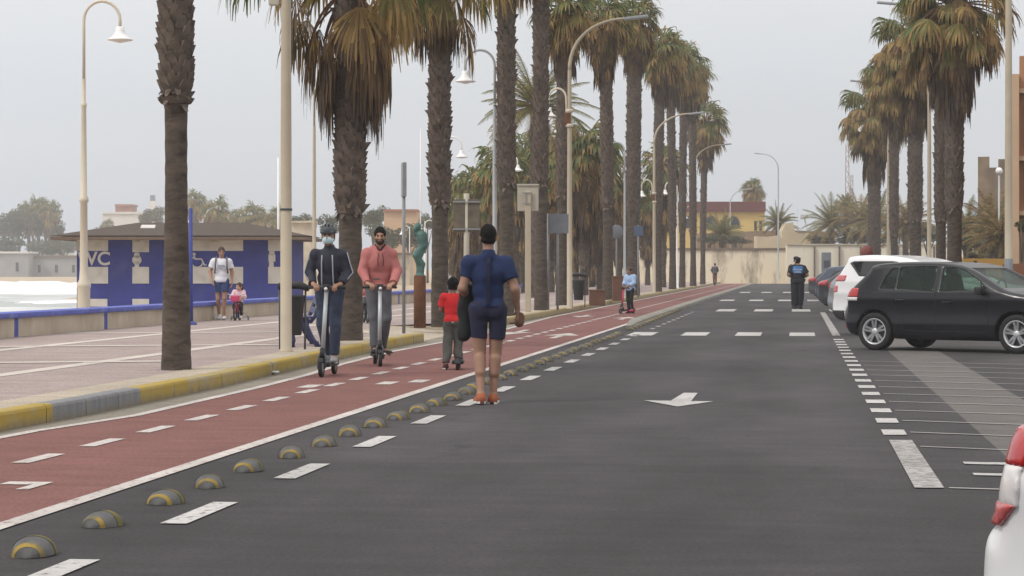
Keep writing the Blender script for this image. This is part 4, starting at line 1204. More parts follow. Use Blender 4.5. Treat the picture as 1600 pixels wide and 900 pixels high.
def fan_palm(px, D, top, label, r0=.2, r1=.2, zs=2.5, gap=.11, ck=None, sk=None, z0=.15, seed=0, s=1.0, bend=(0, 0), group='tall fan palms lining the road', cup=0.0):
    rg = random.Random(seed + int(px)); p = at(px, D, z0)
    t = empty('fan_palm', p, 0, label, 'palm tree', group)
    H = top - z0; mb = MB(); palm_trunk(mb, rg, H + cup, r0, r1, zs, gap, bend, .7 if D < 30 else 1.0, .128 if D < 30 else None); mb.build('trunk', ['trunk_bark', 'trunk_boot'], t)
    rz = rg.uniform(0, 6)
    if ck is not None: child('crown', crown_mesh(ck[0], **ck[1]), t, (bend[0], bend[1], H + cup), rz if not ck[1].get('wind') and not ck[1].get('fix') else 0, s)
    if sk is not None: child('skirt', skirt_mesh(sk[0], **sk[1]), t, (bend[0], bend[1], H), 0 if sk[1].get('clumps') else rz + 1, s)
    return t
NEAR = dict(Lp=1.0, Rb=1.1, nlive=38, nseg=34, lo=-50, hang=1.0, green=.9)
MID = dict(Lp=.58, Rb=.88, nlive=52, nseg=18, lo=-58, green=.8)
RIGHT = dict(Lp=1.05, Rb=.85, nlive=120, nseg=18, lo=-75, green=.62, hang=.9)
fan_palm(275, 26.8, 8.6, 'thick bare palm trunk nearest the viewer, its crown above the picture', .165, .19, 3.2, .085, (1, NEAR), (1, dict(n=24, length=1.6, Lp=.6, Rb=1.0, nseg=14)))
t_ = [o for o in COL.objects if o.name == 'fan_palm'][0]
m = MB(); rgc = random.Random(3)
for k in range(26):
    a = 2 * math.pi * k / 26; o_ = Vector((math.cos(a), math.sin(a), 0)); g_ = Vector((-o_.y, o_.x, 0)); l_ = rgc.uniform(.03, .10)
    m.add([o_ * .175 + Vector((0, 0, 3.18)) - g_ * .03, o_ * .175 + Vector((0, 0, 3.18)) + g_ * .03, o_ * (.19 + l_ * .5) + Vector((0, 0, 3.18 + l_)) + g_ * .028, o_ * (.19 + l_ * .5) + Vector((0, 0, 3.18 + l_)) - g_ * .028, o_ * .175 + Vector((0, 0, 3.26)) + g_ * .03, o_ * .175 + Vector((0, 0, 3.26)) - g_ * .03], [(0, 1, 2, 3), (3, 2, 4, 5)])
m.build('leaf_base_collar', 'trunk_boot', t_)
fan_palm(547, 37.8, 6.3, 'palm with large hanging brown skirt behind the two scooter riders', .195, .235, 2.15, .10, (2, dict(NEAR, fix=1, nlive=27, Lp=1.25, Rb=1.15, green=1.15)), (2, dict(n=44, length=2.35, Lp=.75, Rb=1.2, nseg=18, rad=.26, clumps=[-2.9, -2.5, -.5, -.1, .3, 2.9])), cup=.75)
fan_palm(687, 46.7, 7.3, 'rough trunk palm with drooping crown behind the rusty column', .17, .205, 2.55, .10, (5, dict(NEAR, nlive=30, Lp=.8, Rb=.95)), (3, dict(n=16, length=1.2, Lp=.5, Rb=.9, nseg=12)), cup=.45)
fan_palm(791, 57.5, 10.3, 'straight palm trunk rising directly above the runner', .19, .205, 3.3, .11, (1, NEAR), (1, dict(n=24, length=1.6, Lp=.6, Rb=1.0, nseg=14)), bend=(-.0, 0))
fan_palm(845, 65.6, 11.4, 'palm trunk between the pale square sign and the beige street lamp', .185, .2, 3.6, .12, (3, NEAR), (3, dict(n=22, length=1.4, Lp=.55, Rb=.9, nseg=12)))
SKM = dict(n=60, length=2.3, Lp=.45, Rb=.8, nseg=9, rad=.26)
row = [(878, 75, 10.2, 'palm with short brown skirt directly behind the beige street lamp', .22), (950, 88, 11.3, 'palm with trimmed slim trunk behind the dark litter bin', .24), (989, 102, 12.9, 'palm with broad trunk above the boy in light blue', .33),
       (1027, 119, 13.2, 'palm just past the light blue boy, full crown', .26), (1051, 135, 14.3, 'tall palm in the distant cluster, right of the far street lamp', .24), (1066, 147, 15.0, 'tall palm in the middle of the distant cluster', .23),
       (1083, 160, 15.4, 'tall palm crowning the distant cluster', .25), (1098, 178, 13.3, 'last and lowest palm of the distant row by the stained wall', .24)]
for i, (px, D, top, lab, r) in enumerate(row):
    fan_palm(px, D, top, lab, r * .9, r * .92, 3.6, .15, (10 + i % 3, MID), (10 + i % 3, SKM), seed=i, bend=[(.12, 0), (-.15, 0), (.1, .1), (.2, 0), (-.2, 0), (.15, 0), (-.1, 0), (.25, 0)][i], s=1.0 + .07 * i + (.15 if i == 7 else 0))
SKR = dict(n=70, length=3.0, Lp=.55, Rb=1.05, nseg=10, rad=.3)
for i, (px, D, top, lab, r, s, zs) in enumerate([(1491, 71, 9.9, 'largest right palm with broad shaggy crown over the charcoal car', .26, 1.18, 3.2), (1470, 79, 9.6, 'thin trunk palm close beside the largest right palm', .2, .8, 3.0),
                                  (1430, 94.6, 10.9, 'shaggy palm between the two slim right lamp posts', .28, 1.2, 3.4), (1397, 118, 11.6, 'palm behind the slim lamp post at right', .22, 1.15, 3.2),
                                  (1366, 140, 11.3, 'lower shaggy palm at the left end of the right hand row', .36, 1.4, 2.0)]):
    fan_palm(px, D, top, lab, r, r, zs, .15, (20 + i % 2, RIGHT), (20 + i % 2, SKR), z0=0, seed=i, s=s)
# second row of bushier palms on the beach side of the promenade
BUSH = dict(Lp=.8, Rb=1.0, nlive=60, nseg=12, lo=-70, green=1.1)
SKB = dict(n=70, length=3.6, Lp=.6, Rb=1.0, nseg=8, rad=.25)
bl = [(745, 292, 128, 'short bushy palm above the double panel sign', 1.25), (712, 330, 150, 'small bushy palm behind the trunk near the sign', 1.1), (784, 255, 112, 'bushy palm behind the straight trunk above the runner', 1.15), (818, 262, 122, 'bushy palm with dry skirt behind the square sign', 1.2),
      (860, 255, 118, 'bushy palm between two trunks behind the grey sign', 1.2), (912, 215, 104, 'bushy green palm right of the beige street lamp', 1.25), (938, 262, 125, 'low bushy palm behind the dark litter bin', 1.3), (900, 290, 140, 'low bushy palm behind the brown planter', 1.3),
      (968, 290, 150, 'low bushy palm behind the light blue boy', 1.3), (1036, 250, 150, 'small green palm between the far trunks', 1.2), (1012, 300, 170, 'low distant palm behind the far street lamp', 1.3), (840, 320, 150, 'low palm with dry fronds behind the sign posts', 1.4), (775, 320, 150, 'low palm with dry fronds behind the runner', 1.4), (728, 300, 118, 'bushy palm between the third trunk and the grey bell lamp', 1.2), (808, 228, 130, 'tall bushy palm left of the tall date palm trunk', 1.3), (880, 235, 126, 'tall bushy palm directly behind the beige street lamp', 1.3), (925, 320, 160, 'low dry palm between bin and planter', 1.4), (880, 330, 165, 'low dry palm behind the bin', 1.4)]
for i, (px, yc, D, lab, s) in enumerate(bl):
    fan_palm(px, D, hz(yc + 8, D), lab, .22, .2, 1.5, .2, (30 + i % 3, BUSH), (30 + i % 2, SKB), z0=-.05, seed=i + 40, s=s, group='bushy palms on the beach side')

# date palms with feathered fronds
def feather(mb, org, az, el, L_, droop, nl, wl, rg, mis):
    d = Vector((math.cos(el) * math.cos(az), math.cos(el) * math.sin(az), math.sin(el))); p = Vector(org); n = 9; pts = [p.copy()]; ds = [d.copy()]
    for i in range(n):
        p = p + d * (L_ / n); d = (d - UPZ * droop * (.3 + i / n) / n).normalized(); pts.append(p.copy()); ds.append(d.copy())
    mb.tube(pts, [.035 * (1.1 - i / n) for i in range(n + 1)], 3, 5, False, False)
    S = Vector((-math.sin(az), math.cos(az), 0))
    for k in range(nl):
        t = .12 + .88 * (k + .5) / nl; i = min(n - 1, int(t * n)); f = t * n - i; c = pts[i].lerp(pts[i + 1], f); dd = ds[i]
        up = S.cross(dd)
        for sd in (-1, 1):
            l = wl * (math.sin(math.pi * min(1, t * .9 + .08)) ** .6) * rg.uniform(.8, 1.1)
            v = (S * sd * .75 + dd * .65 + up * .22 - UPZ * .18 * rg.random()).normalized(); w = dd * .028 * (wl / .5)
            e = c + v * l - UPZ * .1 * l
            mb.add([c - w, c + w, e + w * .15, e - w * .15], [(0, 1, 2, 3)], rg.choice(mis))
DATE = {}
def date_mesh(key, nf, L_, nl, wl, mis, lo=-25, spread=1.0):
    if key not in DATE:
        rg = random.Random(key); mb = MB()
        for i in range(nf):
            t = (i + .5) / nf; el = R(80 - (80 - lo) * t ** .8 + rg.uniform(-8, 8)); feather(mb, (0, 0, 0), i * 2.39996, el, L_ * rg.uniform(.85, 1.1), .9 + .9 * rg.random(), nl, wl, rg, mis if t < .8 else [2, 3, 1])
        o = mb.build('crown', FM); DATE[key] = o.data; bpy.data.objects.remove(o)
    return DATE[key]
def date_palm(px, yc, D, label, key=1, s=1.0, r=.25, z0=-.05, group='date palms with feathery fronds', **k):
    a = dict(nf=50, L_=2.6, nl=36, wl=.45, mis=[0, 1, 1]); a.update(k)
    t = empty('date_palm', at(px, D, z0), 0, label, 'palm tree', group); H = hz(yc, D) - z0
    mb = MB(); palm_trunk(mb, random.Random(int(px)), max(.4, H), r, r * .9, 0, .25); mb.build('trunk', ['trunk_bark', 'trunk_boot'], t)
    child('crown', date_mesh(key, **a), t, (0, 0, H), random.Random(int(px)).uniform(0, 6), s); return t
date_palm(838, 168, 95, 'tall date palm with grey green feathered crown behind the palm row', 1, 1.05)
date_palm(1216, 350, 238, 'low date palm beside the end of the yellow building', 2, 1.1, L_=2.2)
date_palm(1128, 366, 226, 'wide date palm before the yellow building', 2, 1.15, L_=2.2)
date_palm(1300, 352, 226, 'date palm with arching fronds above the pale wall', 1, 1.35)
date_palm(1345, 345, 224, 'date palm with dry fronds beside the arching one', 3, 1.35, mis=[1, 2, 3])
date_palm(1372, 348, 200, 'date palm behind the lower right fan palm', 1, 1.2)
date_palm(1415, 352, 190, 'dense date palm behind the slim right lamp posts', 3, 1.2, mis=[1, 2, 3])
date_palm(1322, 322, 236, 'small round date palm rising over the others', 4, .75, L_=2.2)
date_palm(1512, 362, 130, 'date palm leaning fronds right of the largest palm', 1, .85)
date_palm(1550, 352, 120, 'date palm below the fort tower', 3, .85, mis=[1, 2, 3])
date_palm(1566, 372, 100, 'low dry date palm beside the stout lamp post', 3, .75, mis=[1, 2, 3])
fan_palm(1176, 300, hz(293, 300), 'distant palm rising behind the maroon roof', .55, .6, 1, .3, (10, MID), (10, SKM), z0=-.05, s=1.5)

# leafy trees and shrubs
LM = ['leaf_a', 'leaf_b', 'leaf_dry']
def leaf_mesh(seed, n, size, nclump=9, flat=.75, dry=.12):
    rg = random.Random(seed); mb = MB()
    cl = []
    for i in range(nclump):
        a = rg.uniform(0, 6.28); r = rg.random() ** .6 * .62; cl.append((Vector((r * math.cos(a), r * math.sin(a), rg.uniform(-.45, .5) * flat)), rg.uniform(.28, .5), 0 if rg.random() < .55 else 1))
    for i in range(n):
        c, r, mi = rg.choice(cl); v = Vector((rg.gauss(0, 1), rg.gauss(0, 1), rg.gauss(0, 1))).normalized() * r * rg.random() ** .35; v.z *= flat
        p = c + v; a = Vector((rg.gauss(0, 1), rg.gauss(0, 1), rg.gauss(0, .6))).normalized(); b = a.cross(Vector((rg.gauss(0, 1), rg.gauss(0, 1), rg.gauss(0, 1)))).normalized(); s = size * rg.uniform(.6, 1.4)
        mb.add([p - a * s, p - b * s * .5, p + a * s, p + b * s * .5], [(0, 1, 2, 3)], 2 if rg.random() < dry else mi)
    o = mb.build('crown', LM); me = o.data; bpy.data.objects.remove(o); return me
LEAF = [leaf_mesh(i, 2600, .055) for i in range(3)] + [leaf_mesh(9, 2200, .06, 8, .8, .5)]
def tree(px, yc, D, rw, rh, label, v=0, name='leafy_tree', cat='tree', z0=-.05, group='trees across the bay'):
    t = empty(name, at(px, D, z0), 0, label, cat, group); zc = hz(yc, D) - z0; k = D / F
    m = MB(); r = max(.06, rw * k * .07); m.tube([(0, 0, 0), (.1 * r, 0, zc * .5), (0, 0, zc)], [r * 1.3, r, r * .5], 8)
    for a in (0.4, 2.3, 4.4): m.tube([(0, 0, zc * .55), (math.cos(a) * rw * k * .45, math.sin(a) * rw * k * .45, zc * 1.02)], [r * .6, r * .2], 6)
    m.build('trunk', 'bark_far', t)
    o = child('crown', LEAF[v], t, (0, 0, zc), random.Random(int(px * 7 + D)).uniform(0, 6)); o.scale = (rw * k, rw * k, rh * k); return t
far = [(8, 355, 460, 26, 42), (30, 350, 465, 26, 46), (52, 345, 455, 22, 40), (72, 348, 470, 26, 46), (90, 368, 460, 20, 36), (112, 378, 480, 24, 26), (150, 372, 500, 24, 24), (20, 385, 440, 30, 24), (60, 386, 440, 34, 24), (100, 388, 442, 22, 18)]
fl = ['hazy tree at the left picture edge across the bay', 'tall hazy tree, second from the left picture edge', 'rounded hazy tree in the middle of the bay clump', 'broad hazy tree near the end of the bay clump', 'lower tree at the end of the bay clump', 'small tree just left of the tall cream lamp', 'small tree between cream lamp and domed villa', 'low bush under the bay trees at the picture edge', 'low bush under the middle of the bay trees', 'low bush beside the white gabled house']
for i, (a, lab) in enumerate(zip(far, fl)): tree(*a, lab, i % 3)
for i, (px, yc, D, s, lab) in enumerate([(60, 322, 458, 1.9, 'bay palm standing above the hazy clump'), (78, 330, 456, 1.7, 'bay palm at the right shoulder of the hazy clump'), (45, 330, 462, 1.6, 'bay palm in the heart of the hazy clump'), (168, 352, 500, 1.2, 'small palm before the white domed villa'), (305, 314, 380, 1.5, 'palm showing beside the blue pole above the roof'), (338, 330, 330, 1.7, 'palm above the toilet block roof centre'), (398, 336, 340, 1.6, 'palm above the right of the toilet block roof'), (436, 336, 330, 1.4, 'palm crown partly behind the beige lamp post'), (372, 338, 360, 1.2, 'small palm between the two roof palms')]):
    fan_palm(px, D, hz(yc, D), lab, .3, .3, 1, .5, (11, MID), (11, SKM), z0=-.05, s=s * 1.25, group='palms across the bay')
tree(236, 340, 430, 24, 26, 'dark pointed tree below the lighthouse', 0)
for i, (px, yc, D, rw, rh, lab) in enumerate([(470, 350, 260, 26, 24, 'tree behind the cream gateway'), (510, 352, 250, 24, 26, 'tree behind the helmeted rider'), (583, 340, 270, 28, 36, 'rounded green tree left of the pale orange house'), (606, 372, 240, 36, 34, 'wide tree behind the pink hoodie rider'), (640, 372, 235, 34, 34, 'tree below the pale orange house'), (668, 348, 230, 22, 28, 'tree behind the green statue'), (700, 380, 220, 34, 36, 'dry looking tree behind the third palm'), (740, 385, 190, 34, 36, 'dry tree behind the boy in red'), (770, 390, 185, 34, 40, 'dry shrubby tree right behind the runner'), (812, 385, 185, 30, 46, 'dry shrubby tree under the square sign'), (852, 385, 185, 30, 46, 'dry shrubby tree under the grey sign'), (900, 380, 185, 32, 50, 'dry shrubby tree behind the street lamp and bin'), (940, 390, 185, 26, 44, 'dry shrubby tree behind the planter'), (978, 395, 200, 20, 40, 'dark shrub below the yellow building')]):
    tree(px, yc, D, rw, rh, lab, 3 if 'dry' in lab else i % 3, group='trees behind the promenade')
for i, (px, yc, D, rw, rh, lab) in enumerate([(1285, 378, 228, 26, 16, 'low dark shrub on top of the pale wall end'), (1320, 372, 226, 34, 20, 'dark shrub above the pale wall'), (1360, 372, 226, 36, 22, 'dark shrub behind the lower right palm'), (1405, 368, 214, 36, 26, 'dark shrub between right palm trunks'), (1450, 365, 200, 34, 28, 'dark shrub behind the slim lamp post'), (1515, 378, 125, 34, 26, 'hedge shrub below the fort'), (1548, 384, 105, 32, 20, 'dry hedge shrub over the ochre wall'), (1597, 355, 62, 16, 18, 'bright green shrub before the orange house'), (1110, 374, 224, 24, 14, 'low shrub on the terrace edge'), (1150, 376, 224, 28, 12, 'low shrub under the wide date palm'), (1525, 398, 92, 22, 10, 'low dry shrub on the ochre wall')]):
    tree(px, yc, D, rw, rh, lab, 3 if 'dry' in lab else i % 3, 'shrub', 'shrub', group='shrubs above the wall')
# ================================================================== PEOPLE
def V3(*a): return np.array(a, float)
def nrm(v): v = np.array(v, float); return v / max(1e-9, np.linalg.norm(v))
STAND = dict(pel=(0, 0, .95), waist=(0, 0, 1.09), chest=(0, 0, 1.28), neck=(0, .012, 1.46), head=(0, -.012, 1.63),
             shL=(.168, .005, 1.385), shR=(-.168, .005, 1.385), elL=(.235, .03, 1.12), elR=(-.235, .03, 1.12), wrL=(.25, -.06, .90), wrR=(-.25, -.06, .90),
             hipL=(.085, 0, .92), hipR=(-.085, 0, .92), knL=(.095, -.02, .50), knR=(-.095, -.02, .50), anL=(.095, .02, .085), anR=(-.095, .02, .085),
             toeL=(.11, -.15, .03), toeR=(-.11, -.15, .03))
def headrot(pitch, yaw):
    cp, sp, cy, sy = math.cos(pitch), math.sin(pitch), math.cos(yaw), math.sin(yaw)
    Rx = np.array([[1, 0, 0], [0, cp, -sp], [0, sp, cp]]); Rz = np.array([[cy, -sy, 0], [sy, cy, 0], [0, 0, 1]])
    return Rz @ Rx
def hand_prims(w, d, n, side, curl, s=1.0, spread=.012):
    """palm, four bent fingers and a thumb; d along the hand, n out of the palm, side towards the thumb"""
    d = nrm(d); n = nrm(np.array(n) - d * np.dot(n, d)); sd = np.cross(d, n); sd = sd if np.dot(sd, side) > 0 else -sd
    P = []
    for j, (o, fl) in enumerate(((.028, .94), (.0095, 1.04), (-.0095, .98), (-.027, .78))):
        k0 = w + (d * .085 + sd * o) * s
        P.append(cap(w + sd * o * .6 * s + d * .01 * s, k0, .016 * s, .0125 * s))
        cur = d + sd * spread * (1.5 - j) * .6; p = k0; a = 0
        for L_, r0, r1 in ((.043 * fl, .0105, .0095), (.027 * fl, .0095, .009), (.022 * fl, .009, .0075)):
            a += curl; v = nrm(cur * math.cos(a) + n * math.sin(a)); q = p + v * L_ * s
            P.append(cap(p, q, r0 * s, r1 * s)); p = q
    b = w + (d * .028 + sd * .022) * s; v = nrm(sd * .75 + d * .6 + n * .35); q = b + v * .042 * s; v2 = nrm(v + d * .5 + n * (.2 + .5 * curl)); P += [cap(b, q, .0145 * s, .012 * s), cap(q, q + v2 * .032 * s, .0115 * s, .0085 * s)]
    return P

def person(label, loc, yaw, H, pose=None, wear=(), skin='skin', hair='hair_black', hairlen=0, head=(0, 0), beard=False, face=True, hands=None, hs=1.0, build=1.0, h=.0085, shoe='black_rubber', sole='sole_white', group='people on the promenade and road', seed=1, extra=None, bare=False, hairs=1.0):
    J = {k: np.array(v, float) for k, v in STAND.items()}
    if pose:
        for k, v in pose.items(): J[k] = np.array(v, float)
    s = H / 1.75
    t = empty('person', loc, yaw, label, 'person', group)
    b = build
    Rm = headrot(R(head[0]), R(head[1]))
    hc = J['head']
    def hp(x, y, z): return hc + Rm @ (V3(x, y, z) * hs)
    tl = nrm(J['neck'] - J['pel'])
    def torso(gr=0.0):
        return [ell(J['pel'], (.150 * b + gr, .108 * b + gr, .125 + gr)), ell(J['waist'], (.138 * b + gr, .098 * b + gr, .15 + gr)), ell(J['chest'], (.162 * b + gr, .108 * b + gr, .165 + gr)),
                cap(J['shL'] * .82 + J['shR'] * .18 + V3(0, 0, -.012), J['shR'] * .82 + J['shL'] * .18 + V3(0, 0, -.01), .062 + gr, .062 + gr),
                cap(J['neck'] + V3(0, .02, -.035), J['shL'] * .84 + J['shR'] * .16 + V3(0, .012, .0), .050 + gr * .7, .048 + gr), cap(J['neck'] + V3(0, .02, -.035), J['shR'] * .84 + J['shL'] * .16 + V3(0, .012, .0), .050 + gr * .7, .048 + gr),
                ell(J['pel'] + V3(.07 * b, .045, -.03), (.085 * b + gr, .075 * b + gr, .10 + gr)), ell(J['pel'] + V3(-.07 * b, .045, -.03), (.085 * b + gr, .075 * b + gr, .10 + gr))]
    def leg(S, gr=0.0):
        hp_, kn, an = J['hip' + S], J['kn' + S], J['an' + S]
        back = V3(0, .028, 0)
        return [cap(hp_, kn, .084 * b + gr, .057 * b + gr), cap(kn, an, .053 * b + gr, .037 + gr), cap(kn * .85 + an * .15 + back * .6, kn * .52 + an * .48 + back * .7, .056 * b + gr, .047 * b + gr)]
    def arm(S, gr=0.0):
        sh, el_, wr = J['sh' + S], J['el' + S], J['wr' + S]
        return [cap(sh, el_, .054 * b + gr, .041 * b + gr), cap(el_, wr, .042 * b + gr, .0275 + gr), ell(sh + (el_ - sh) * .08, (.062 * b + gr,) * 3), cap(el_ * .92 + wr * .08, el_ * .6 + wr * .4, .043 * b + gr, .037 * b + gr)]
    P = torso(-.006)
    for S in 'LR': P += leg(S) + arm(S)
    for S in 'LR':
        an, to = J['an' + S], J['toe' + S]
        P += [cap(an, to, .036, .026), cap(an + V3(0, .03, -.035), an, .036, .036)]
        sg = 1 if S == 'L' else -1
        hd = (hands or {}).get(S) or dict(d=J['wr' + S] - J['el' + S], n=(-sg, 0, 0), side=(0, -1, 0), curl=.32)
        P += hand_prims(J['wr' + S], hd['d'], hd['n'], hd['side'], hd['curl'], 1.0 if H > 1.5 else 1.1)
    # neck and head
    P += [cap(J['neck'] + V3(0, .012, -.03), hp(0, .012, -.075), .056 * b, .052 * hs)]
    P += [ell(hp(0, .008, .022), V3(.074, .094, .098) * hs, Rm), ell(hp(0, -.022, -.042), V3(.060, .070, .072) * hs, Rm), ell(hp(0, -.055, -.088), V3(.032, .028, .022) * hs, Rm),
          cap(hp(0, -.088, .012), hp(0, -.110, -.030), .010 * hs, .0165 * hs), cap(hp(-.034, -.079, .022), hp(.034, -.079, .022), .0125 * hs, .0125 * hs),
          ell(hp(.046, -.062, -.024), V3(.022, .02, .02) * hs, Rm), ell(hp(-.046, -.062, -.024), V3(.022, .02, .02) * hs, Rm),
          ell(hp(.076, .012, -.01), V3(.010, .022, .033) * hs, Rm), ell(hp(-.076, .012, -.01), V3(.010, .022, .033) * hs, Rm), cap(hp(-.018, -.089, -.057), hp(.018, -.089, -.057), .011 * hs, .011 * hs)]
    sub = [ell(hp(.031, -.098, .002), V3(.016, .012, .010) * hs, Rm), ell(hp(-.031, -.098, .002), V3(.016, .012, .010) * hs, Rm)]
    sc = lambda o: (setattr(o, 'scale', (s, s, s)), o)[1]
    def bl(name, prims, m, hh=None, **k):
        o = blob(name, prims, hh or h, m, t, **k); return sc(o)
    bl('body', P, skin, None, k=.016, sub=sub if face else ())
    if face:
        for sg in (-1, 1):
            e = MB(); e.lathe([(.001, -.0075), (.005, -.0055), (.0085, 0), (.005, .006), (.001, .0075)], (0, 0, 0), 10, axis='y'); p = hp(sg * .031, -.0865, .003)
            o = sc(e.build('eye', 'eye', t)); o.location = V3(*p) * s
            w = MB(); w.tube([hp(sg * .014, -.0935, .019), hp(sg * .032, -.0945, .025), hp(sg * .05, -.083, .019)], [.0035, .0042, .0025], 6); sc(w.build('eyebrow', hair, t))
        w = MB(); w.tube([hp(-.023, -.0945, -.056), hp(0, -.102, -.055), hp(.023, -.0945, -.056)], [.003, .006, .003], 8); sc(w.build('lips', 'lips', t))
    # hair
    hr = 1.0 + .0
    HP = [ell(hp(0, .010, .030), V3(.0835, .1015, .100) * hs * hairs, Rm)]
    HP += [cap(hp(-.040, .066, -.035), hp(.040, .066, -.035), .034 * hs, .034 * hs)]
    if hairlen: HP += [cap(hp(-.04, .07, -.02), hp(-.05, .085, -.02 - hairlen), .055 * hs, .03 * hs), cap(hp(.04, .07, -.02), hp(.05, .085, -.02 - hairlen), .055 * hs, .03 * hs)]
    if not bare:
        bl('hair', HP, hair, .007, k=.02, sub=[ell(hp(0, -.088, -.052), V3(.085, .070, .108) * hs, Rm), ell(hp(.078, .0, -.06), V3(.026, .055, .058) * hs, Rm), ell(hp(-.078, .0, -.06), V3(.026, .055, .058) * hs, Rm)], folds=.0025, ffreq=90, fseed=seed)
    if beard:
        bl('beard', [ell(hp(0, -.030, -.056), V3(.0635, .071, .066) * hs, Rm), ell(hp(0, -.058, -.09), V3(.035, .031, .027) * hs, Rm)], 'beard', .006, k=.015,
           sub=[ell(hp(0, -.10, -.052), V3(.026, .03, .012) * hs, Rm), ell(hp(0, -.07, .035), V3(.1, .07, .072) * hs, Rm)], half=[(hp(0, .02, 0), Rm @ V3(0, 1, 0)), (hp(0, 0, -.022), Rm @ V3(0, .55, 1))], folds=.002, ffreq=120)
        w = MB(); w.tube([hp(-.030, -.089, -.048), hp(0, -.1045, -.040), hp(.030, -.089, -.048)], [.004, .0065, .004], 8); sc(w.build('moustache', 'beard', t))
    # clothes
    for q in wear:
        gr = q.get('grow', .012); pr = []
        if q['kind'] == 'top':
            pr += torso(gr)
            for S in 'LR':
                sh, el_, wr = J['sh' + S], J['el' + S], J['wr' + S]; f = q.get('sleeve', .6)
                ug = gr + q.get('sl', .004)
                if f <= 1: pr += [cap(sh, sh + (el_ - sh) * f, .056 * b + ug, .046 * b + ug + .006, False, True), ell(sh + (el_ - sh) * .06, (.064 * b + gr,) * 3)]
                else:
                    e2 = el_ + (wr - el_) * (f - 1)
                    pr += [cap(sh, el_, .056 * b + ug, .046 * b + ug), cap(el_, e2, .046 * b + ug, .034 * b + ug, False, True), ell(sh + (el_ - sh) * .06, (.064 * b + gr,) * 3)]
            hem = q.get('hem', .90); half = [((0, 0, hem), (0, 0, -1))]
            if q.get('collar'): pr += [cap(J['neck'] + V3(0, .008, -.03), J['neck'] + V3(0, .004, q['collar']), .067 * b, .062 * b, False, True)]
            else: half.append((J['neck'] + V3(0, -.05, .012), (0, -.55, 1)))
            if q.get('hood'): pr += [cap(J['neck'] + V3(-.08, .055, -.02), J['neck'] + V3(.08, .055, -.02), .055, .055), cap(J['neck'] + V3(-.075, .0, -.0), J['neck'] + V3(-.03, -.07, -.05), .032, .022), cap(J['neck'] + V3(.075, .0, -.0), J['neck'] + V3(.03, -.07, -.05), .032, .022)]
            o = bl(q['name'], pr, q['mat'], None, k=.025, half=half, folds=q.get('folds', .0055), fseed=seed + 3, ffreq=q.get('ff', 24))
        elif q['kind'] == 'bottom':
            g2 = gr; pr = torso(g2)[:2] + torso(g2)[6:]
            for S in 'LR':
                hp_, kn, an = J['hip' + S], J['kn' + S], J['an' + S]; f = q.get('leg', 1.9); lg = q.get('loose', .02)
                if f <= 1: pr += [cap(hp_, hp_ + (kn - hp_) * f, .086 * b + g2, .070 * b + lg, False, True)]
                else: pr += [cap(hp_, kn, .09 * b + g2, .058 * b + lg), cap(kn, kn + (an - kn) * (f - 1), .057 * b + lg, .046 + lg * .8, False, True)]
            o = bl(q['name'], pr, q['mat'], None, k=q.get('k', .014), half=[((0, 0, q.get('top', 1.04)), (0, 0, 1))], folds=q.get('folds', .0055), fseed=seed + 7, ffreq=q.get('ff', 24), sub=([ell((0, 0, .66), (.011, .25, .15))] if q.get('leg', 1.9) <= 1 else ()))
    # shoes
    if shoe:
        for S in 'LR':
            an, to = J['an' + S], J['toe' + S]; d = nrm((to - an) * V3(1, 1, 0)); flat = an + (to - an) * .0
            dn = nrm(to - an); hz_ = an + V3(0, 0, -.045) - d * .035; pitch = (to[2] - .03) - (an[2] - .085)
            heel = an - d * .035 + V3(0, 0, -.045); tp = to + V3(0, 0, .008)
            bl('shoe', [cap(heel, tp, .042, .034), cap(an + V3(0, 0, -.0), an + d * .05 - V3(0, 0, .02), .046, .042), ell(tp + d * .012, (.046, .046, .03)), ell(heel, (.044, .046, .05))], shoe, .007, k=.025, half=[((0, 0, an[2] + .012), (0, 0, 1))] + ([((0, 0, .012), (0, 0, -1))] if an[2] < .12 and to[2] < .06 else []))
            if sole:
                so = MB(); ax = V3(-d[1], d[0], 0); pts = []
                hh_ = heel - V3(0, 0, .036); tt = tp - V3(0, 0, .026)
                ring = []
                for u, w_ in ((-.05, .02), (-.035, .036), (.0, .042), (.3, .040), (.65, .046), (.95, .044), (1.12, .034), (1.2, .012)):
                    base = hh_ + (tt - hh_) * max(0, min(1, u)) + d * (u if u < 0 else (max(0, u - 1) * .18)); ring.append((base, w_))
                vs = []
                for base, w_ in ring:
                    for z in (-.006, .016): vs += [base + ax * w_ + V3(0, 0, z), base - ax * w_ + V3(0, 0, z)]
                nn = len(ring); fs = []
                for i in range(nn - 1):
                    a, c = 4 * i, 4 * i + 4
                    fs += [(a, a + 1, c + 1, c), (a + 2, c + 2, c + 3, a + 3), (a, c, c + 2, a + 2), (a + 1, a + 3, c + 3, c + 1)]
                so.add(vs, fs, 0, False); sc(so.build('sole', sole, t))
    return t, J, s, hp, bl, sc

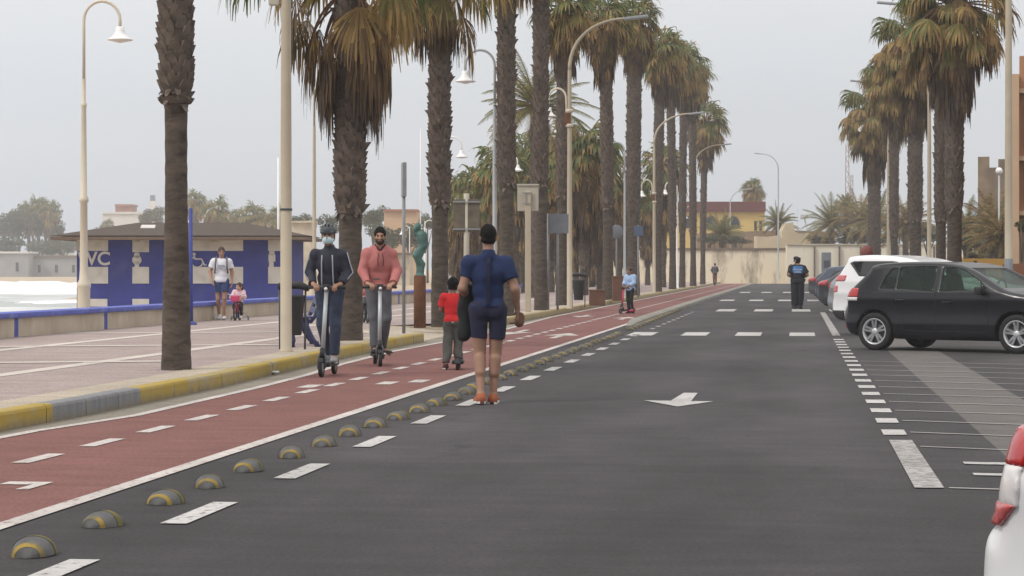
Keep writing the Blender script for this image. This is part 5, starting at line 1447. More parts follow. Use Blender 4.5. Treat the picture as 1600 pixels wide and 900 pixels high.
def scooter(loc, yaw, label, lean=0.0, stem='scooter_silver', kid=False, hb=.98):
    t = empty('kick_scooter', loc, yaw, label, 'scooter', None)
    k = .72 if kid else 1.0; wr = .07 if kid else .11
    fy, ry = -.42 * k, .46 * k
    for y in (fy, ry):
        w = MB(); w.lathe([(wr * .6, -.02), (wr * .92, -.024), (wr, -.012), (wr, .012), (wr * .92, .024), (wr * .6, .02)], (0, 0, 0), 24, axis='x'); o = w.build('wheel', 'black_rubber', t); o.location = (0, y, wr)
        c = MB(); c.lathe([(.001, -.022), (wr * .6, -.02), (wr * .6, .02), (.001, .022)], (0, 0, 0), 16, axis='x'); c.build('hub', 'steel_grey', o)
    d = MB(); d.bbox((0, .06 * k, wr + .035), (.16, .66 * k, .05), .018); d.build('deck', 'black_plastic', t)
    f = MB()
    for sx in (-1, 1): f.tube([(sx * .04, fy, wr), (sx * .045, fy + .05, wr + .14), (sx * .02, fy + .07, wr + .2)], .014, 8)
    f.tube([(0, fy + .2 * k, wr + .045), (0, fy + .08, wr + .2)], .026, 8); f.build('fork', 'steel_dark', t)
    g = MB()
    for i, y in enumerate((fy, ry)):
        pts = [(0, y + (wr + .02) * math.cos(a), wr + (wr + .02) * math.sin(a)) for a in np.linspace(.3, 2.4, 9)]
        for j in range(8):
            a, b = Vector(pts[j]), Vector(pts[j + 1]); w_ = .036
            g.add([a - Vector((w_, 0, 0)), a + Vector((w_, 0, 0)), b + Vector((w_, 0, 0)), b - Vector((w_, 0, 0))], [(0, 1, 2, 3)])
    g.build('mudguard', 'black_plastic', t)
    top = Vector((lean, fy + .24 * k, hb))
    s_ = MB(); s_.tube([(0, fy + .07, wr + .17), top], [.029, .026], 12); s_.build('stem', stem, t)
    s2 = MB(); s2.tube([(0, fy + .068, wr + .13), (0, fy + .082, wr + .25)], .036, 12); s2.build('steering_collar', 'black_plastic', t)
    hbm = MB(); hbm.tube([top + Vector((-.21 * k, .05, .0)), top + Vector((-.1, .0, .01)), top + Vector((.1, .0, .01)), top + Vector((.21 * k, .05, 0))], .013, 8); hbm.build('handlebar', 'steel_dark', t)
    for sx in (-1, 1):
        g2 = MB(); g2.tube([top + Vector((sx * .11 * k, .003, .008)), top + Vector((sx * .235 * k, .056, -.002))], .019, 8); g2.build('grip', 'black_rubber', t)
    hd = MB(); hd.bbox(top + Vector((0, -.02, .0)), (.07, .07, .07), .015); hd.bbox(top + Vector((0, .02, .03)), (.09, .06, .03), .01); hd.build('display', 'black_plastic', t)
    if not kid:
        l = MB(); l.lathe([(.001, -.012), (.022, -.008), (.024, .01)], top + Vector((0, -.055, -.015)), 14, axis='y'); l.build('headlight', 'tail_clear', t)
        r = MB(); r.bbox((0, ry + .1, wr + .08), (.05, .015, .025), .004); r.build('tail_light', 'tail_red', t)
    return t, top

# ---- walking man seen from behind
p = gp(763, 631)
t, J, s, hp, bl, sc = person('man in dark blue polo and navy shorts walking away with a black jacket', p, TH + math.pi, 1.80,
    dict(shL=(.172, 0, 1.38), shR=(-.172, 0, 1.38), elL=(.252, .03, 1.13), wrL=(.20, -.19, 1.02), elR=(-.258, .04, 1.125), wrR=(-.285, -.07, .915),
         hipL=(.092, 0, .92), hipR=(-.092, 0, .92), knL=(.085, -.03, .50), knR=(-.07, -.05, .50), anL=(.072, .12, .10), anR=(-.045, -.02, .085), toeL=(.10, -.04, .028), toeR=(-.065, -.19, .03)),
    [dict(name='polo_shirt', kind='top', mat='polo_blue', sleeve=.62, hem=.945, grow=.012, sl=.002, folds=.008, collar=.045), dict(name='shorts', kind='bottom', mat='navy_shorts', leg=.66, loose=.010, grow=.008, folds=.007, top=1.0)],
    skin='skin_tan', head=(2, 0), build=1.06, h=.0075, shoe='orange_shoe', sole='sole_white', seed=3,
    hands=dict(L=dict(d=(-.25, -.8, -.2), n=(-.3, .1, -1), side=(-1, 0, 0), curl=.55), R=dict(d=(.05, -.35, -1), n=(1, 0, 0), side=(0, -1, 0), curl=.5)))
# dark strap-like yoke running down the middle of the back
w = MB(); pts = [(-.0, .112, 1.425), (-.0, .138, 1.37), (.0, .152, 1.25), (.0, .14, 1.1), (.0, .145, .97)]
for i in range(4):
    a, b = Vector(pts[i]), Vector(pts[i + 1])
    w.add([a + Vector((-.02, 0, 0)), a + Vector((.02, 0, 0)), b + Vector((.02, 0, 0)), b + Vector((-.02, 0, 0)), a + Vector((-.02, -.06, 0)), a + Vector((.02, -.06, 0)), b + Vector((.02, -.06, 0)), b + Vector((-.02, -.06, 0))], [(0, 1, 2, 3), (0, 3, 7, 4), (1, 5, 6, 2)])
sc(w.build('back_stripe', 'polo_dark', t))
o = blob('jacket', [cap((.20, -.10, 1.12), (.23, -.17, .86), .055, .075), cap((.17, -.19, 1.06), (.20, -.16, .72), .05, .07), cap((.25, -.13, 1.0), (.245, -.12, .66), .045, .06), cap((.12, -.2, 1.05), (.24, -.1, 1.08), .05, .05)], .009, 'black_cloth', k=.04, folds=.008, ffreq=28)
o.location = p; o.rotation_euler = (0, 0, TH + math.pi); o.scale = (s, s, s)
props(o, 'black jacket draped over the left forearm of the man in the blue polo', 'jacket')
o = blob('bag', [ell((-.30, -.10, .80), (.05, .035, .055)), ell((-.31, -.1, .85), (.045, .03, .04)), cap((-.285, -.1, .88), (-.325, -.1, .88), .012, .012)], .008, 'planter_brown', k=.02, folds=.004)
o.location = p; o.rotation_euler = (0, 0, TH + math.pi); o.scale = (s, s, s)
props(o, 'small brown pouch held in the right hand of the man in the polo', 'pouch')

# ---- scooter riders
def rider_pose(top, s, deck=.15, wide=.155, dz=0.0):
    """joints for a rider standing on a deck; grips sit at ±wide"""
    z = (top.z) / s - deck / s
    wl = V3(wide, top.y / s + .10, z + .02); wr = V3(-wide, top.y / s + .10, z + .02)
    return wl, wr
# masked rider with helmet
yaw = TH - R(6); base = gp(512, 587)
sct, top = scooter(base, yaw, 'silver stemmed electric scooter ridden by the masked man in the helmet', .02, hb=1.12)
q = sct.matrix_basis
f = Matrix.Rotation(yaw, 3, 'Z')
H = 1.76; s_ = H / 1.75
off = f @ Vector((.0, .10, .155))
def J2(x, y, z): return (x, y, z)
t1, J, s, hp, bl, sc = person('masked man in navy jacket, jeans and bicycle helmet riding a scooter', base + off, yaw, H,
    dict(pel=(0, .05, .93), waist=(0, .03, 1.08), chest=(0, -.0, 1.27), neck=(0, -.015, 1.455), head=(.0, -.05, 1.615), shL=(.165, -.01, 1.375), shR=(-.165, -.01, 1.375), elL=(.242, .0, 1.15), elR=(-.242, .0, 1.15),
         wrL=(.185, -.21, 1.0), wrR=(-.165, -.21, 1.0), hipL=(.085, .05, .91), hipR=(-.085, .05, .91), knL=(.085, -.03, .50), knR=(-.085, .03, .50), anL=(.062, .02, .085), anR=(-.062, .20, .085), toeL=(.085, -.15, .03), toeR=(-.09, .04, .03)),
    [dict(name='jeans', kind='bottom', mat='blue_jeans', leg=1.93, loose=.018, grow=.012, folds=.006), dict(name='jacket', kind='top', mat='jacket_navy', sleeve=1.93, hem=.90, grow=.018, sl=.002, folds=.009, collar=.04)],
    head=(6, 0), h=.0085, shoe='steel_grey', seed=11, bare=True,
    hands=dict(L=dict(d=(-.5, -.75, -.1), n=(0, .1, -1), side=(-1, 0, 0), curl=.75), R=dict(d=(.5, -.75, -.1), n=(0, .1, -1), side=(1, 0, 0), curl=.75)))
bl('mask', [ell(hp(0, -.030, -.052), V3(.074, .090, .066)), ell(hp(0, -.09, -.035), V3(.026, .028, .024))], 'mask_blue', .006, k=.02, half=[(hp(0, -.035, 0), (0, 1, 0)), (hp(0, 0, -.008), (0, .1, 1)), (hp(0, 0, -.105), (0, 0, -1))])
hl = bl('helmet', [ell(hp(0, .012, .062), V3(.104, .137, .098)), cap(hp(-.07, -.10, .052), hp(.07, -.10, .052), .018, .018)], 'helmet_grey', .006, k=.012,
   sub=[ell(hp(x, y, .155), V3(.012, .075, .05)) for x in (-.062, -.022, .022, .062) for y in (-.06, .075)], half=[(hp(0, 0, .03), (0, .12, -1))])
w = MB()
for sx in (-1, 1): w.tube([hp(sx * .085, .0, .04), hp(sx * .08, -.01, -.05), hp(sx * .03, -.05, -.115)], .006, 6)
sc(w.build('helmet_strap', 'black_cloth', t1))
w = MB(); 
for sx in (-1, 1):
    w.tube([(sx * .066, -.137, 1.37), (sx * .07, -.142, 1.28), (sx * .072, -.132, 1.15), (sx * .074, -.112, 1.05), (sx * .076, -.095, .95)], .0085, 6)
    sh, el_, wr = J['sh' + ('L' if sx > 0 else 'R')], J['el' + ('L' if sx > 0 else 'R')], J['wr' + ('L' if sx > 0 else 'R')]
    ou = V3(sx * .075, -.04, .0)
    w.tube([sh + ou + V3(0, 0, .03), sh * .5 + el_ * .5 + ou, el_ + ou * .95, el_ * .4 + wr * .6 + ou * .7], .008, 6)
sc(w.build('piping', 'piping', t1))

# pink hoodie rider
yaw = TH + R(8); base = gp(590, 571)
sct, top = scooter(base, yaw, 'silver stemmed electric scooter ridden by the bearded man in pink', .02, hb=1.10)
f = Matrix.Rotation(yaw, 3, 'Z'); off = f @ Vector((.01, .12, .155)); H = 1.80
t2, J, s, hp, bl, sc = person('bearded man in pink hoodie and grey jeans riding a scooter', base + off, yaw, H,
    dict(pel=(0.02, .05, .93), waist=(0.025, .03, 1.08), chest=(.03, 0, 1.27), neck=(.03, -.01, 1.455), head=(.03, -.045, 1.62), shL=(.195, 0, 1.375), shR=(-.14, 0, 1.375), elL=(.258, .0, 1.14), elR=(-.205, .0, 1.14),
         wrL=(.195, -.22, .965), wrR=(-.155, -.22, .965), hipL=(.10, .05, .91), hipR=(-.07, .05, .91), knL=(.12, -.04, .49), knR=(-.055, .0, .50), anL=(.085, .22, .085), anR=(-.045, .0, .085), toeL=(.17, .06, .0), toeR=(-.06, -.16, .03)),
    [dict(name='jeans', kind='bottom', mat='grey_jeans', leg=1.93, loose=.012, grow=.010, folds=.005), dict(name='hoodie', kind='top', mat='pink_hoodie', sleeve=1.93, hem=.905, grow=.018, sl=.003, folds=.009, hood=True, collar=.01)],
    skin='skin', head=(5, -6), beard=True, h=.0085, shoe='black_rubber', sole=None, seed=21,
    hands=dict(L=dict(d=(-.5, -.75, -.1), n=(0, .1, -1), side=(-1, 0, 0), curl=.75), R=dict(d=(.5, -.75, -.1), n=(0, .1, -1), side=(1, 0, 0), curl=.75)))
bl('hood_lining', [cap(hp(-.06, .03, -.135), hp(-.015, -.065, -.185), .026, .018), cap(hp(.06, .03, -.135), hp(.015, -.065, -.185), .026, .018)], 'maroon', .007, k=.01)
w = MB()
for sx in (-1, 1): w.tube([(.03 + sx * .025, -.125, 1.38), (.03 + sx * .04, -.137, 1.3), (.03 + sx * .035, -.137, 1.21)], .005, 6)
sc(w.build('drawstring', 'maroon', t2))

# boy in red pushing a scooter
yaw = TH + math.pi; base = gp(716, 577)
sct, top = scooter(base, yaw, 'small dark kick scooter under the boy in the red shirt', .0, 'steel_dark', True, .80)
f = Matrix.Rotation(yaw, 3, 'Z'); 
tb, J, s, hp, bl, sc = person('small boy in red shirt and grey trousers pushing a kick scooter', base + f @ Vector((.07, .06, 0)), yaw, 1.24,
    dict(neck=(0, -.02, 1.43), head=(0, -.04, 1.60), elL=(.225, -.04, 1.15), wrL=(.14, -.28, 1.08), elR=(-.205, -.05, 1.14), wrR=(-.13, -.30, 1.08),
         hipL=(.075, 0, .92), hipR=(-.075, 0, .92), knL=(.10, .0, .50), knR=(-.10, -.05, .54), anL=(.13, .12, .10), anR=(-.10, .02, .19), toeL=(.16, -.06, .03), toeR=(-.11, -.16, .135)),
    [dict(name='trousers', kind='bottom', mat='grey_trousers', leg=1.92, loose=.034, grow=.018, folds=.008), dict(name='undershirt', kind='top', mat='white_tee', sleeve=.4, hem=.875, grow=.014, folds=.004), dict(name='shirt', kind='top', mat='red_shirt', sleeve=.72, hem=.91, grow=.02, sl=.008, folds=.007)],
    skin='skin_tan', hs=1.26, head=(4, 0), face=False, h=.0095, shoe='maroon', sole='sole_white', seed=31, hairs=1.03)

# boy in light blue farther on
base = gp(979, 490); yaw = TH - R(40)
sct, top = scooter(base, yaw, 'small reddish kick scooter beside the boy in light blue', .0, 'hot_pink', True, .78)
f = Matrix.Rotation(yaw, 3, 'Z')
person('boy in light blue top and black trousers standing with a scooter', base + f @ Vector((.05, .12, .0)), yaw, 1.42,
    dict(head=(0, -.05, 1.60), neck=(0, -.02, 1.44), elL=(.22, -.06, 1.15), wrL=(.13, -.27, 1.03), elR=(-.22, -.05, 1.16), wrR=(-.11, -.27, 1.06), knL=(.10, -.08, .52), anL=(.08, .05, .16), toeL=(.09, -.12, .10), anR=(-.14, .14, .09), toeR=(-.16, -.03, .03)),
    [dict(name='trousers', kind='bottom', mat='black_cloth', leg=1.95, loose=.012, grow=.01), dict(name='top', kind='top', mat='light_blue', sleeve=1.8, hem=.86, grow=.03, sl=.012)],
    skin='skin_tan', hair='hair_brown', hs=1.18, h=.011, shoe='hot_pink', sole=None, seed=41)

# police officers
base = gp(1247, 483)
tp, J, s, hp, bl, sc = person('police officer in dark uniform with bright blue back panel, arms akimbo', base, TH + math.pi - R(10), 1.76,
    dict(elL=(.30, .06, 1.17), wrL=(.20, -.14, 1.05), elR=(-.31, .05, 1.16), wrR=(-.19, -.16, 1.06), knL=(.09, 0, .5), knR=(-.09, 0, .5)),
    [dict(name='trousers', kind='bottom', mat='uniform', leg=1.95, loose=.034, grow=.014), dict(name='shirt', kind='top', mat='uniform', sleeve=.8, hem=.90, grow=.03, sl=.014, collar=.03)],
    skin='skin_tan', face=False, build=1.3, h=.011, seed=51, sole=None)
bl('vest', [ell(J['chest'] + V3(0, .0, .02), (.25, .19, .21)), ell(J['chest'] + V3(0, 0, .09), (.235, .18, .13))], 'police_blue', .01, k=.02, half=[((0, 0, 1.20), (0, 0, -1)), ((0, 0, 1.45), (0, 0, 1))])
text('lettering', 'POLICIA', .072, 'text_white', tp, (0, .193, 1.345), (R(90), 0, math.pi), .004, True)
text('lettering', 'LOCAL', .072, 'text_white', tp, (0, .194, 1.262), (R(90), 0, math.pi), .004, True)
bl('cap', [ell(hp(0, .01, .07), (.095, .115, .06)), ell(hp(0, -.10, .045), (.07, .06, .012))], 'uniform', .009, k=.015)
bl('belt', [cap((-.16, 0, 1.0), (.16, 0, 1.0), .1, .1)] + [ell((x, .1, .985), (.035, .05, .06)) for x in (-.12, .13)], 'black_rubber', .011, k=.02, half=[((0, 0, 1.03), (0, 0, 1)), ((0, 0, .95), (0, 0, -1))])
tp, J, s, hp, bl, sc = person('second officer almost hidden behind the one with the blue panel', at(1244, 78, 0), TH + R(10), 1.80, dict(elL=(.23, .0, 1.15), wrL=(.12, -.16, 1.05), elR=(-.23, 0, 1.15), wrR=(-.12, -.16, 1.05)),
    [dict(name='trousers', kind='bottom', mat='uniform', leg=1.95, loose=.03, grow=.014), dict(name='shirt', kind='top', mat='uniform', sleeve=1.9, hem=.90, grow=.03, sl=.01, collar=.03)], skin='skin_tan', h=.012, seed=52, sole=None)
bl('cap', [ell(hp(0, .01, .07), (.095, .115, .06)), ell(hp(0, -.10, .045), (.07, .06, .012))], 'uniform', .01, k=.015)

# man and girl on the promenade
base = gp(346, 500, .15)
tm, J, s, hp, bl, sc = person('man in white tee and blue shorts with backpack walking towards the viewer', base, TH + R(5), 1.74,
    dict(elL=(.25, .04, 1.15), wrL=(.25, -.03, .92), elR=(-.27, .03, 1.16), wrR=(-.22, -.10, .95), knL=(.075, -.07, .52), anL=(.06, -.02, .085), toeL=(.07, -.2, .04), knR=(-.075, 0, .50), anR=(-.06, .16, .12), toeR=(-.08, .01, .035)),
    [dict(name='shorts', kind='bottom', mat='blue_shorts', leg=.62, loose=.034, grow=.014), dict(name='tee_shirt', kind='top', mat='white_tee', sleeve=.6, hem=.90, grow=.022, sl=.012)],
    skin='skin', hair='hair_brown', head=(10, 8), h=.010, shoe='white_tee', seed=61)
w = MB()
for sx in (-1, 1): w.tube([(sx * .12, .08, 1.50), (sx * .13, -.08, 1.46), (sx * .135, -.15, 1.36), (sx * .14, -.14, 1.22), (sx * .16, -.06, 1.12)], .017, 8)
bl('backpack', [ell((0, .19, 1.27), (.14, .09, .2))], 'steel_dark', .012, k=.02, folds=.004); sc(w.build('backpack_strap', 'steel_dark', tm))
w = MB(); w.bbox((0, -.138, 1.30), (.15, .02, .035), .006); w.bbox((0, -.14, 1.245), (.09, .02, .02), .005); sc(w.build('shirt_print', 'piping', tm))

def kid_bike(loc, yaw, label, colr='hot_pink', training=True, wr=.17):
    t = empty('child_bicycle', loc, yaw, label, 'bicycle')
    for y in (-.28, .28):
        w = MB(); w.lathe([(wr - .03, -.015), (wr, -.018), (wr + .012, 0), (wr, .018), (wr - .03, .015), (wr - .03, -.015)], (0, 0, 0), 24, axis='x'); o = w.build('wheel', 'black_rubber', t); o.location = (0, y, wr + .012)
        c = MB()
        for k in range(8): a = k * math.pi / 4; c.tube([(0, 0, 0), (0, math.cos(a) * (wr - .02), math.sin(a) * (wr - .02))], .003, 4)
        c.build('spokes', 'scooter_silver', o)
    m = MB(); m.tube([(0, -.28, wr), (0, -.2, .42), (0, -.18, .5)], .016, 8); m.tube([(0, -.2, .42), (0, .1, .22), (0, .28, wr)], .018, 8); m.tube([(0, .1, .22), (0, .16, .42)], .016, 8); m.build('frame', colr, t)
    m = MB(); m.tube([(-.2, -.12, .62), (-.08, -.19, .6), (0, -.19, .5), (.08, -.19, .6), (.2, -.12, .62)], .012, 8); m.build('handlebar', 'scooter_silver', t)
    m = MB(); m.bbox((0, .18, .44), (.12, .2, .05), .02); m.build('saddle', 'black_plastic', t)
    m = MB(); m.bbox((0, -.27, .52), (.2, .13, .15), .03); m.build('basket', colr, t)
    if training:
        for sx in (-1, 1):
            m = MB(); m.lathe([(.03, -.012), (.055, -.012), (.058, 0), (.055, .012), (.03, .012)], (sx * .2, .3, .06), 14, axis='x'); m.tube([(sx * .02, .28, .18), (sx * .15, .3, .17), (sx * .19, .3, .06)], .008, 6); m.build('training_wheel', 'steel_grey', t)
    return t
base = gp(371, 501, .15); yaw = TH - R(4)
kid_bike(base, yaw, 'small pink bicycle with training wheels ridden by the girl')
f = Matrix.Rotation(yaw, 3, 'Z')
person('little girl in pale pink top riding the pink bicycle beside the man', base + f @ Vector((0, .18, -.14)), yaw, 1.02,
    dict(head=(.02, -.06, 1.60), neck=(0, -.02, 1.43), elL=(.24, -.10, 1.2), wrL=(.26, -.42, 1.17), elR=(-.24, -.1, 1.2), wrR=(-.26, -.42, 1.17), knL=(.14, -.26, .78), anL=(.13, -.16, .42), toeL=(.14, -.36, .36), knR=(-.14, -.24, .86), anR=(-.13, -.20, .52), toeR=(-.14, -.4, .46)),
    [dict(name='leggings', kind='bottom', mat='black_cloth', leg=1.9, loose=.02, grow=.014), dict(name='top', kind='top', mat='pale_pink', sleeve=1.8, hem=.88, grow=.032, sl=.02)],
    skin='skin_pale', hair='hair_brown', hs=1.42, hairlen=.10, head=(0, -25), h=.012, shoe='white_tee', sole=None, seed=71)
o = 0
# child on a bicycle behind the pink hoodie rider
base = at(571.5, 50, .15); yaw = TH + R(12)
kid_bike(base, yaw, 'dark child bicycle partly hidden behind the pink hoodie rider', 'steel_dark', False, .2)
f = Matrix.Rotation(yaw, 3, 'Z')
person('child in red top and jeans on a bicycle behind the pink hoodie rider', base + f @ Vector((0, .18, -.14)), yaw, 1.14,
    dict(head=(0, -.05, 1.60), neck=(0, -.02, 1.43), elL=(.24, -.10, 1.2), wrL=(.2, -.36, 1.1), elR=(-.24, -.1, 1.2), wrR=(-.2, -.36, 1.1), knL=(.12, -.22, .74), anL=(.12, -.12, .40), toeL=(.13, -.3, .34), knR=(-.12, -.2, .80), anR=(-.12, -.14, .48), toeR=(-.13, -.32, .42)),
    [dict(name='jeans', kind='bottom', mat='blue_jeans', leg=1.9, loose=.02, grow=.014), dict(name='top', kind='top', mat='pink_hoodie', sleeve=1.8, hem=.88, grow=.03, sl=.016)],
    skin='skin', hair='hair_brown', hs=1.34, h=.012, shoe='black_rubber', sole=None, seed=81)
# far scooter rider and people beyond the cars
base = at(1117, 185, 0); yaw = TH + math.pi
scooter(base, yaw, 'tiny far scooter on the cycle lane near the wall', .0, 'steel_dark', hb=1.05)
person('far figure in dark top and brown trousers riding off near the wall', base + Vector((0, 0, .15)), yaw, 1.72, dict(elL=(.27, -.02, 1.15), wrL=(.2, -.22, 1.0), elR=(-.27, -.02, 1.15), wrR=(-.2, -.22, 1.0)),
    [dict(name='trousers', kind='bottom', mat='planter_brown', leg=1.95, loose=.03, grow=.014), dict(name='jacket', kind='top', mat='steel_dark', sleeve=1.9, hem=.88, grow=.03)], face=False, h=.018, sole=None, seed=91)
for px, D, m_, hr, lab in ((1502, 84, 'blue_shorts', 'hair_black', 'person in blue behind the charcoal car roof, nearer the large palm'), (1524, 82, 'jacket_navy', 'hair_black', 'person in navy behind the charcoal car roof, nearer the ochre wall')):
    person(lab, at(px, D, 0), TH + R(30), 1.66, dict(), [dict(name='trousers', kind='bottom', mat='black_cloth', leg=1.95, loose=.02), dict(name='jacket', kind='top', mat=m_, sleeve=1.9, hem=.88, grow=.03)], h=.015, hair=hr, sole=None, seed=px)
# ================================================================== CARS
def poly_sdf(poly, X, Z):
    """signed distance to a polygon, negative inside"""
    n = len(poly); d = np.full(np.broadcast(X, Z).shape, 1e9); s = np.ones_like(d)
    for i in range(n):
        a, b = poly[i], poly[i - 1]
        ex, ez = b[0] - a[0], b[1] - a[1]; wx, wz = X - a[0], Z - a[1]
        t = np.clip((wx * ex + wz * ez) / (ex * ex + ez * ez + 1e-12), 0, 1)
        d = np.minimum(d, (wx - ex * t)**2 + (wz - ez * t)**2)
        c1 = Z >= a[1]; c2 = Z < b[1]; c3 = ex * wz > ez * wx
        s = np.where((c1 & c2 & c3) | (~c1 & ~c2 & ~c3), -s, s)
    return np.sqrt(d) * s
def smax(a, b, k): return -smin(-a, -b, k)
def smooth_poly(pts, it=2):
    for _ in range(it):
        q = []
        n = len(pts)
        for i in range(n):
            a, b = pts[i], pts[(i + 1) % n]
            q += [(a[0] * .75 + b[0] * .25, a[1] * .75 + b[1] * .25), (a[0] * .25 + b[0] * .75, a[1] * .25 + b[1] * .75)]
        pts = q
    return pts
GOLF = [(-.50, .22), (-.62, .30), (-.67, .44), (-.665, .60), (-.625, .67), (-.60, .86), (-.55, 1.0), (-.40, 1.13), (-.17, 1.33), (-.16, 1.41), (.0, 1.445), (.40, 1.475), (.9, 1.48), (1.35, 1.455), (1.65, 1.395), (2.0, 1.22), (2.33, 1.035), (2.5, .985), (2.9, .93), (3.2, .84), (3.37, .72), (3.43, .55), (3.42, .3), (3.25, .2), (2.9, .19), (.4, .19)]
SUV = [(-.60, .30), (-.74, .38), (-.80, .52), (-.79, .68), (-.75, .76), (-.73, .95), (-.66, 1.15), (-.52, 1.38), (-.42, 1.52), (-.45, 1.60), (-.20, 1.635), (.3, 1.65), (.8, 1.61), (1.2, 1.54), (1.6, 1.42), (2.1, 1.2), (2.45, 1.06), (2.9, 1.02), (3.25, .92), (3.45, .75), (3.5, .5), (3.4, .28), (2.9, .26), (.4, .26)]
SEDAN = [(-.80, .25), (-.98, .33), (-1.03, .48), (-1.02, .66), (-.99, .88), (-.93, .97), (-.6, 1.0), (-.28, 1.2), (.1, 1.37), (.5, 1.435), (1.0, 1.44), (1.45, 1.39), (1.8, 1.24), (2.25, 1.0), (2.6, .93), (3.1, .84), (3.4, .68), (3.45, .45), (3.35, .22), (.4, .2)]
def make_car(label, loc, yaw, prof, wb, wh, paint, sidewins, lamps, h=.018, wr=.315, belt=.95, cabin=True, black_low=None, rearwin=(1.02, 1.34, .60), windscreen=(1.05, 1.37, .62), seams=(), handles=(), mirror=None, detail=True, rear_x=-.05, group='parked cars along the bays'):
    t = empty('parked_car', loc, yaw, label, 'car', group)
    xs0, xs1 = min(p[0] for p in prof), max(p[0] for p in prof); zt = max(p[1] for p in prof)
    lo = np.array([xs0 - .12, -wh - .08, .08]); hi = np.array([xs1 + .12, wh + .08, zt + .1])
    n = np.ceil((hi - lo) / h).astype(int); ax = [lo[i] + h * np.arange(n[i]) for i in range(3)]
    X, Y, Zg = ax[0][:, None, None], ax[1][None, :, None], ax[2][None, None, :]
    d2 = poly_sdf(smooth_poly(prof), ax[0][:, None], ax[2][None, :])[:, None, :]
    x_, z_ = ax[0][:, None, None], ax[2][None, None, :]
    W = wh - np.maximum(z_ - belt, 0) * .34 - np.maximum(.45 - z_, 0) * .22 - .035 * np.maximum(0, z_ - .45) * 0
    W = W - .20 * np.clip((.25 - x_) / 1.0, 0, 1.2)**2 * 1.0 - .24 * np.clip((x_ - (xs1 - 1.1)) / 1.1, 0, 1.1)**2
    W = W + .014 * np.exp(-((z_ - .86) / .07)**2) - .012 * np.exp(-((z_ - .62) / .14)**2)
    dy = np.abs(Y) - W
    # rounded plan at the corners
    d = smax(np.broadcast_to(d2, n), dy, .11).astype(np.float32)
    hull = d.copy()
    for wx in (0, wb):
        c = np.maximum(np.sqrt((X - wx)**2 + (Zg - wr)**2) - (wr + .045), .56 - np.abs(Y))
        d = np.maximum(d, -c)
    if cabin:
        win = np.full(d.shape, 1.0, np.float32)
        for w in sidewins: win = np.minimum(win, np.maximum(poly_sdf(w, ax[0][:, None], ax[2][None, :])[:, None, :] + .012, .42 - np.abs(Y)))
        z0, z1, hw = windscreen; win = np.minimum(win, np.maximum.reduce(np.broadcast_arrays(np.abs(Y) - (hw + .10 - (Zg - z0) * .35), z0 - Zg, Zg - z1, 1.35 - X)))
        z0, z1, hw = rearwin; win = np.minimum(win, np.maximum.reduce(np.broadcast_arrays(np.abs(Y) - (hw - (Zg - z0) * .3), z0 - Zg, Zg - z1, X - rear_x)))
        cav = np.maximum(np.maximum(hull + .05, .60 - Zg), np.maximum(X - 2.35, -.62 - X))
        d = np.maximum(d, -cav); d = np.maximum(d, -np.maximum(win, .7 - Zg))
    def part(name, vol, m, parent=None):
        P, Q = snets(vol, lo, h)
        if len(Q) == 0: return None
        if name == 'body': return net_obj(name, P, Q, m, parent or t)
        # one mesh per connected piece, so that each pane and each lamp is a part of its own
        lab = np.arange(len(P))
        while True:
            mn = lab[Q].min(1); nl = lab.copy()
            for c in range(4): np.minimum.at(nl, Q[:, c], mn)
            nl = nl[nl]
            if (nl == lab).all(): break
            lab = nl
        for u in np.unique(lab):
            fm = lab[Q[:, 0]] == u
            if fm.sum() < 12: continue
            q = Q[fm]; used, inv = np.unique(q, return_inverse=True)
            net_obj(name, P[used], inv.reshape(q.shape), m, parent or t)
    part('body', d, paint)
    def shell(a, b_): return np.maximum(hull - b_, -(hull + a))
    if cabin:
        g = np.maximum(shell(.028, -.004), win - .015)
        for nm, sel in (('side_window', np.where(np.abs(Y) > .42, 0, 1)), ):
            pass
        part('window', np.maximum(g, .7 - Zg), 'glass')
    else:
        for w in sidewins: part('window', np.maximum(shell(.055, .010), np.maximum(poly_sdf(w, ax[0][:, None], ax[2][None, :])[:, None, :], .42 - np.abs(Y))), 'glass_dark')
        z0, z1, hw = rearwin; part('rear_window', np.maximum(shell(.055, .01), np.maximum.reduce(np.broadcast_arrays(np.abs(Y) - (hw - (Zg - z0) * .3), z0 - Zg, Zg - z1, X - rear_x))), 'glass_dark')
        z0, z1, hw = windscreen; part('windscreen', np.maximum(shell(.055, .01), np.maximum.reduce(np.broadcast_arrays(np.abs(Y) - (hw + .1 - (Zg - z0) * .35), z0 - Zg, Zg - z1, 1.35 - X))), 'glass_dark')
    for nm, m_, fn, off in lamps:
        part(nm, np.maximum(shell(.03, off), fn(X, Y, Zg)), m_)
    if black_low is not None:
        v = np.maximum(shell(.03, .008), Zg - black_low)
        for wx in (0, wb): v = np.maximum(v, -(np.sqrt((X - wx)**2 + (Zg - wr)**2) - (wr + .06)))
        part('lower_trim', v, 'black_plastic')
    # underside
    u = MB(); u.box(((xs0 + xs1) / 2 + .05, 0, .24), (xs1 - xs0 - .7, wh * 1.5, .06)); u.build('underbody', 'black_rubber', t)
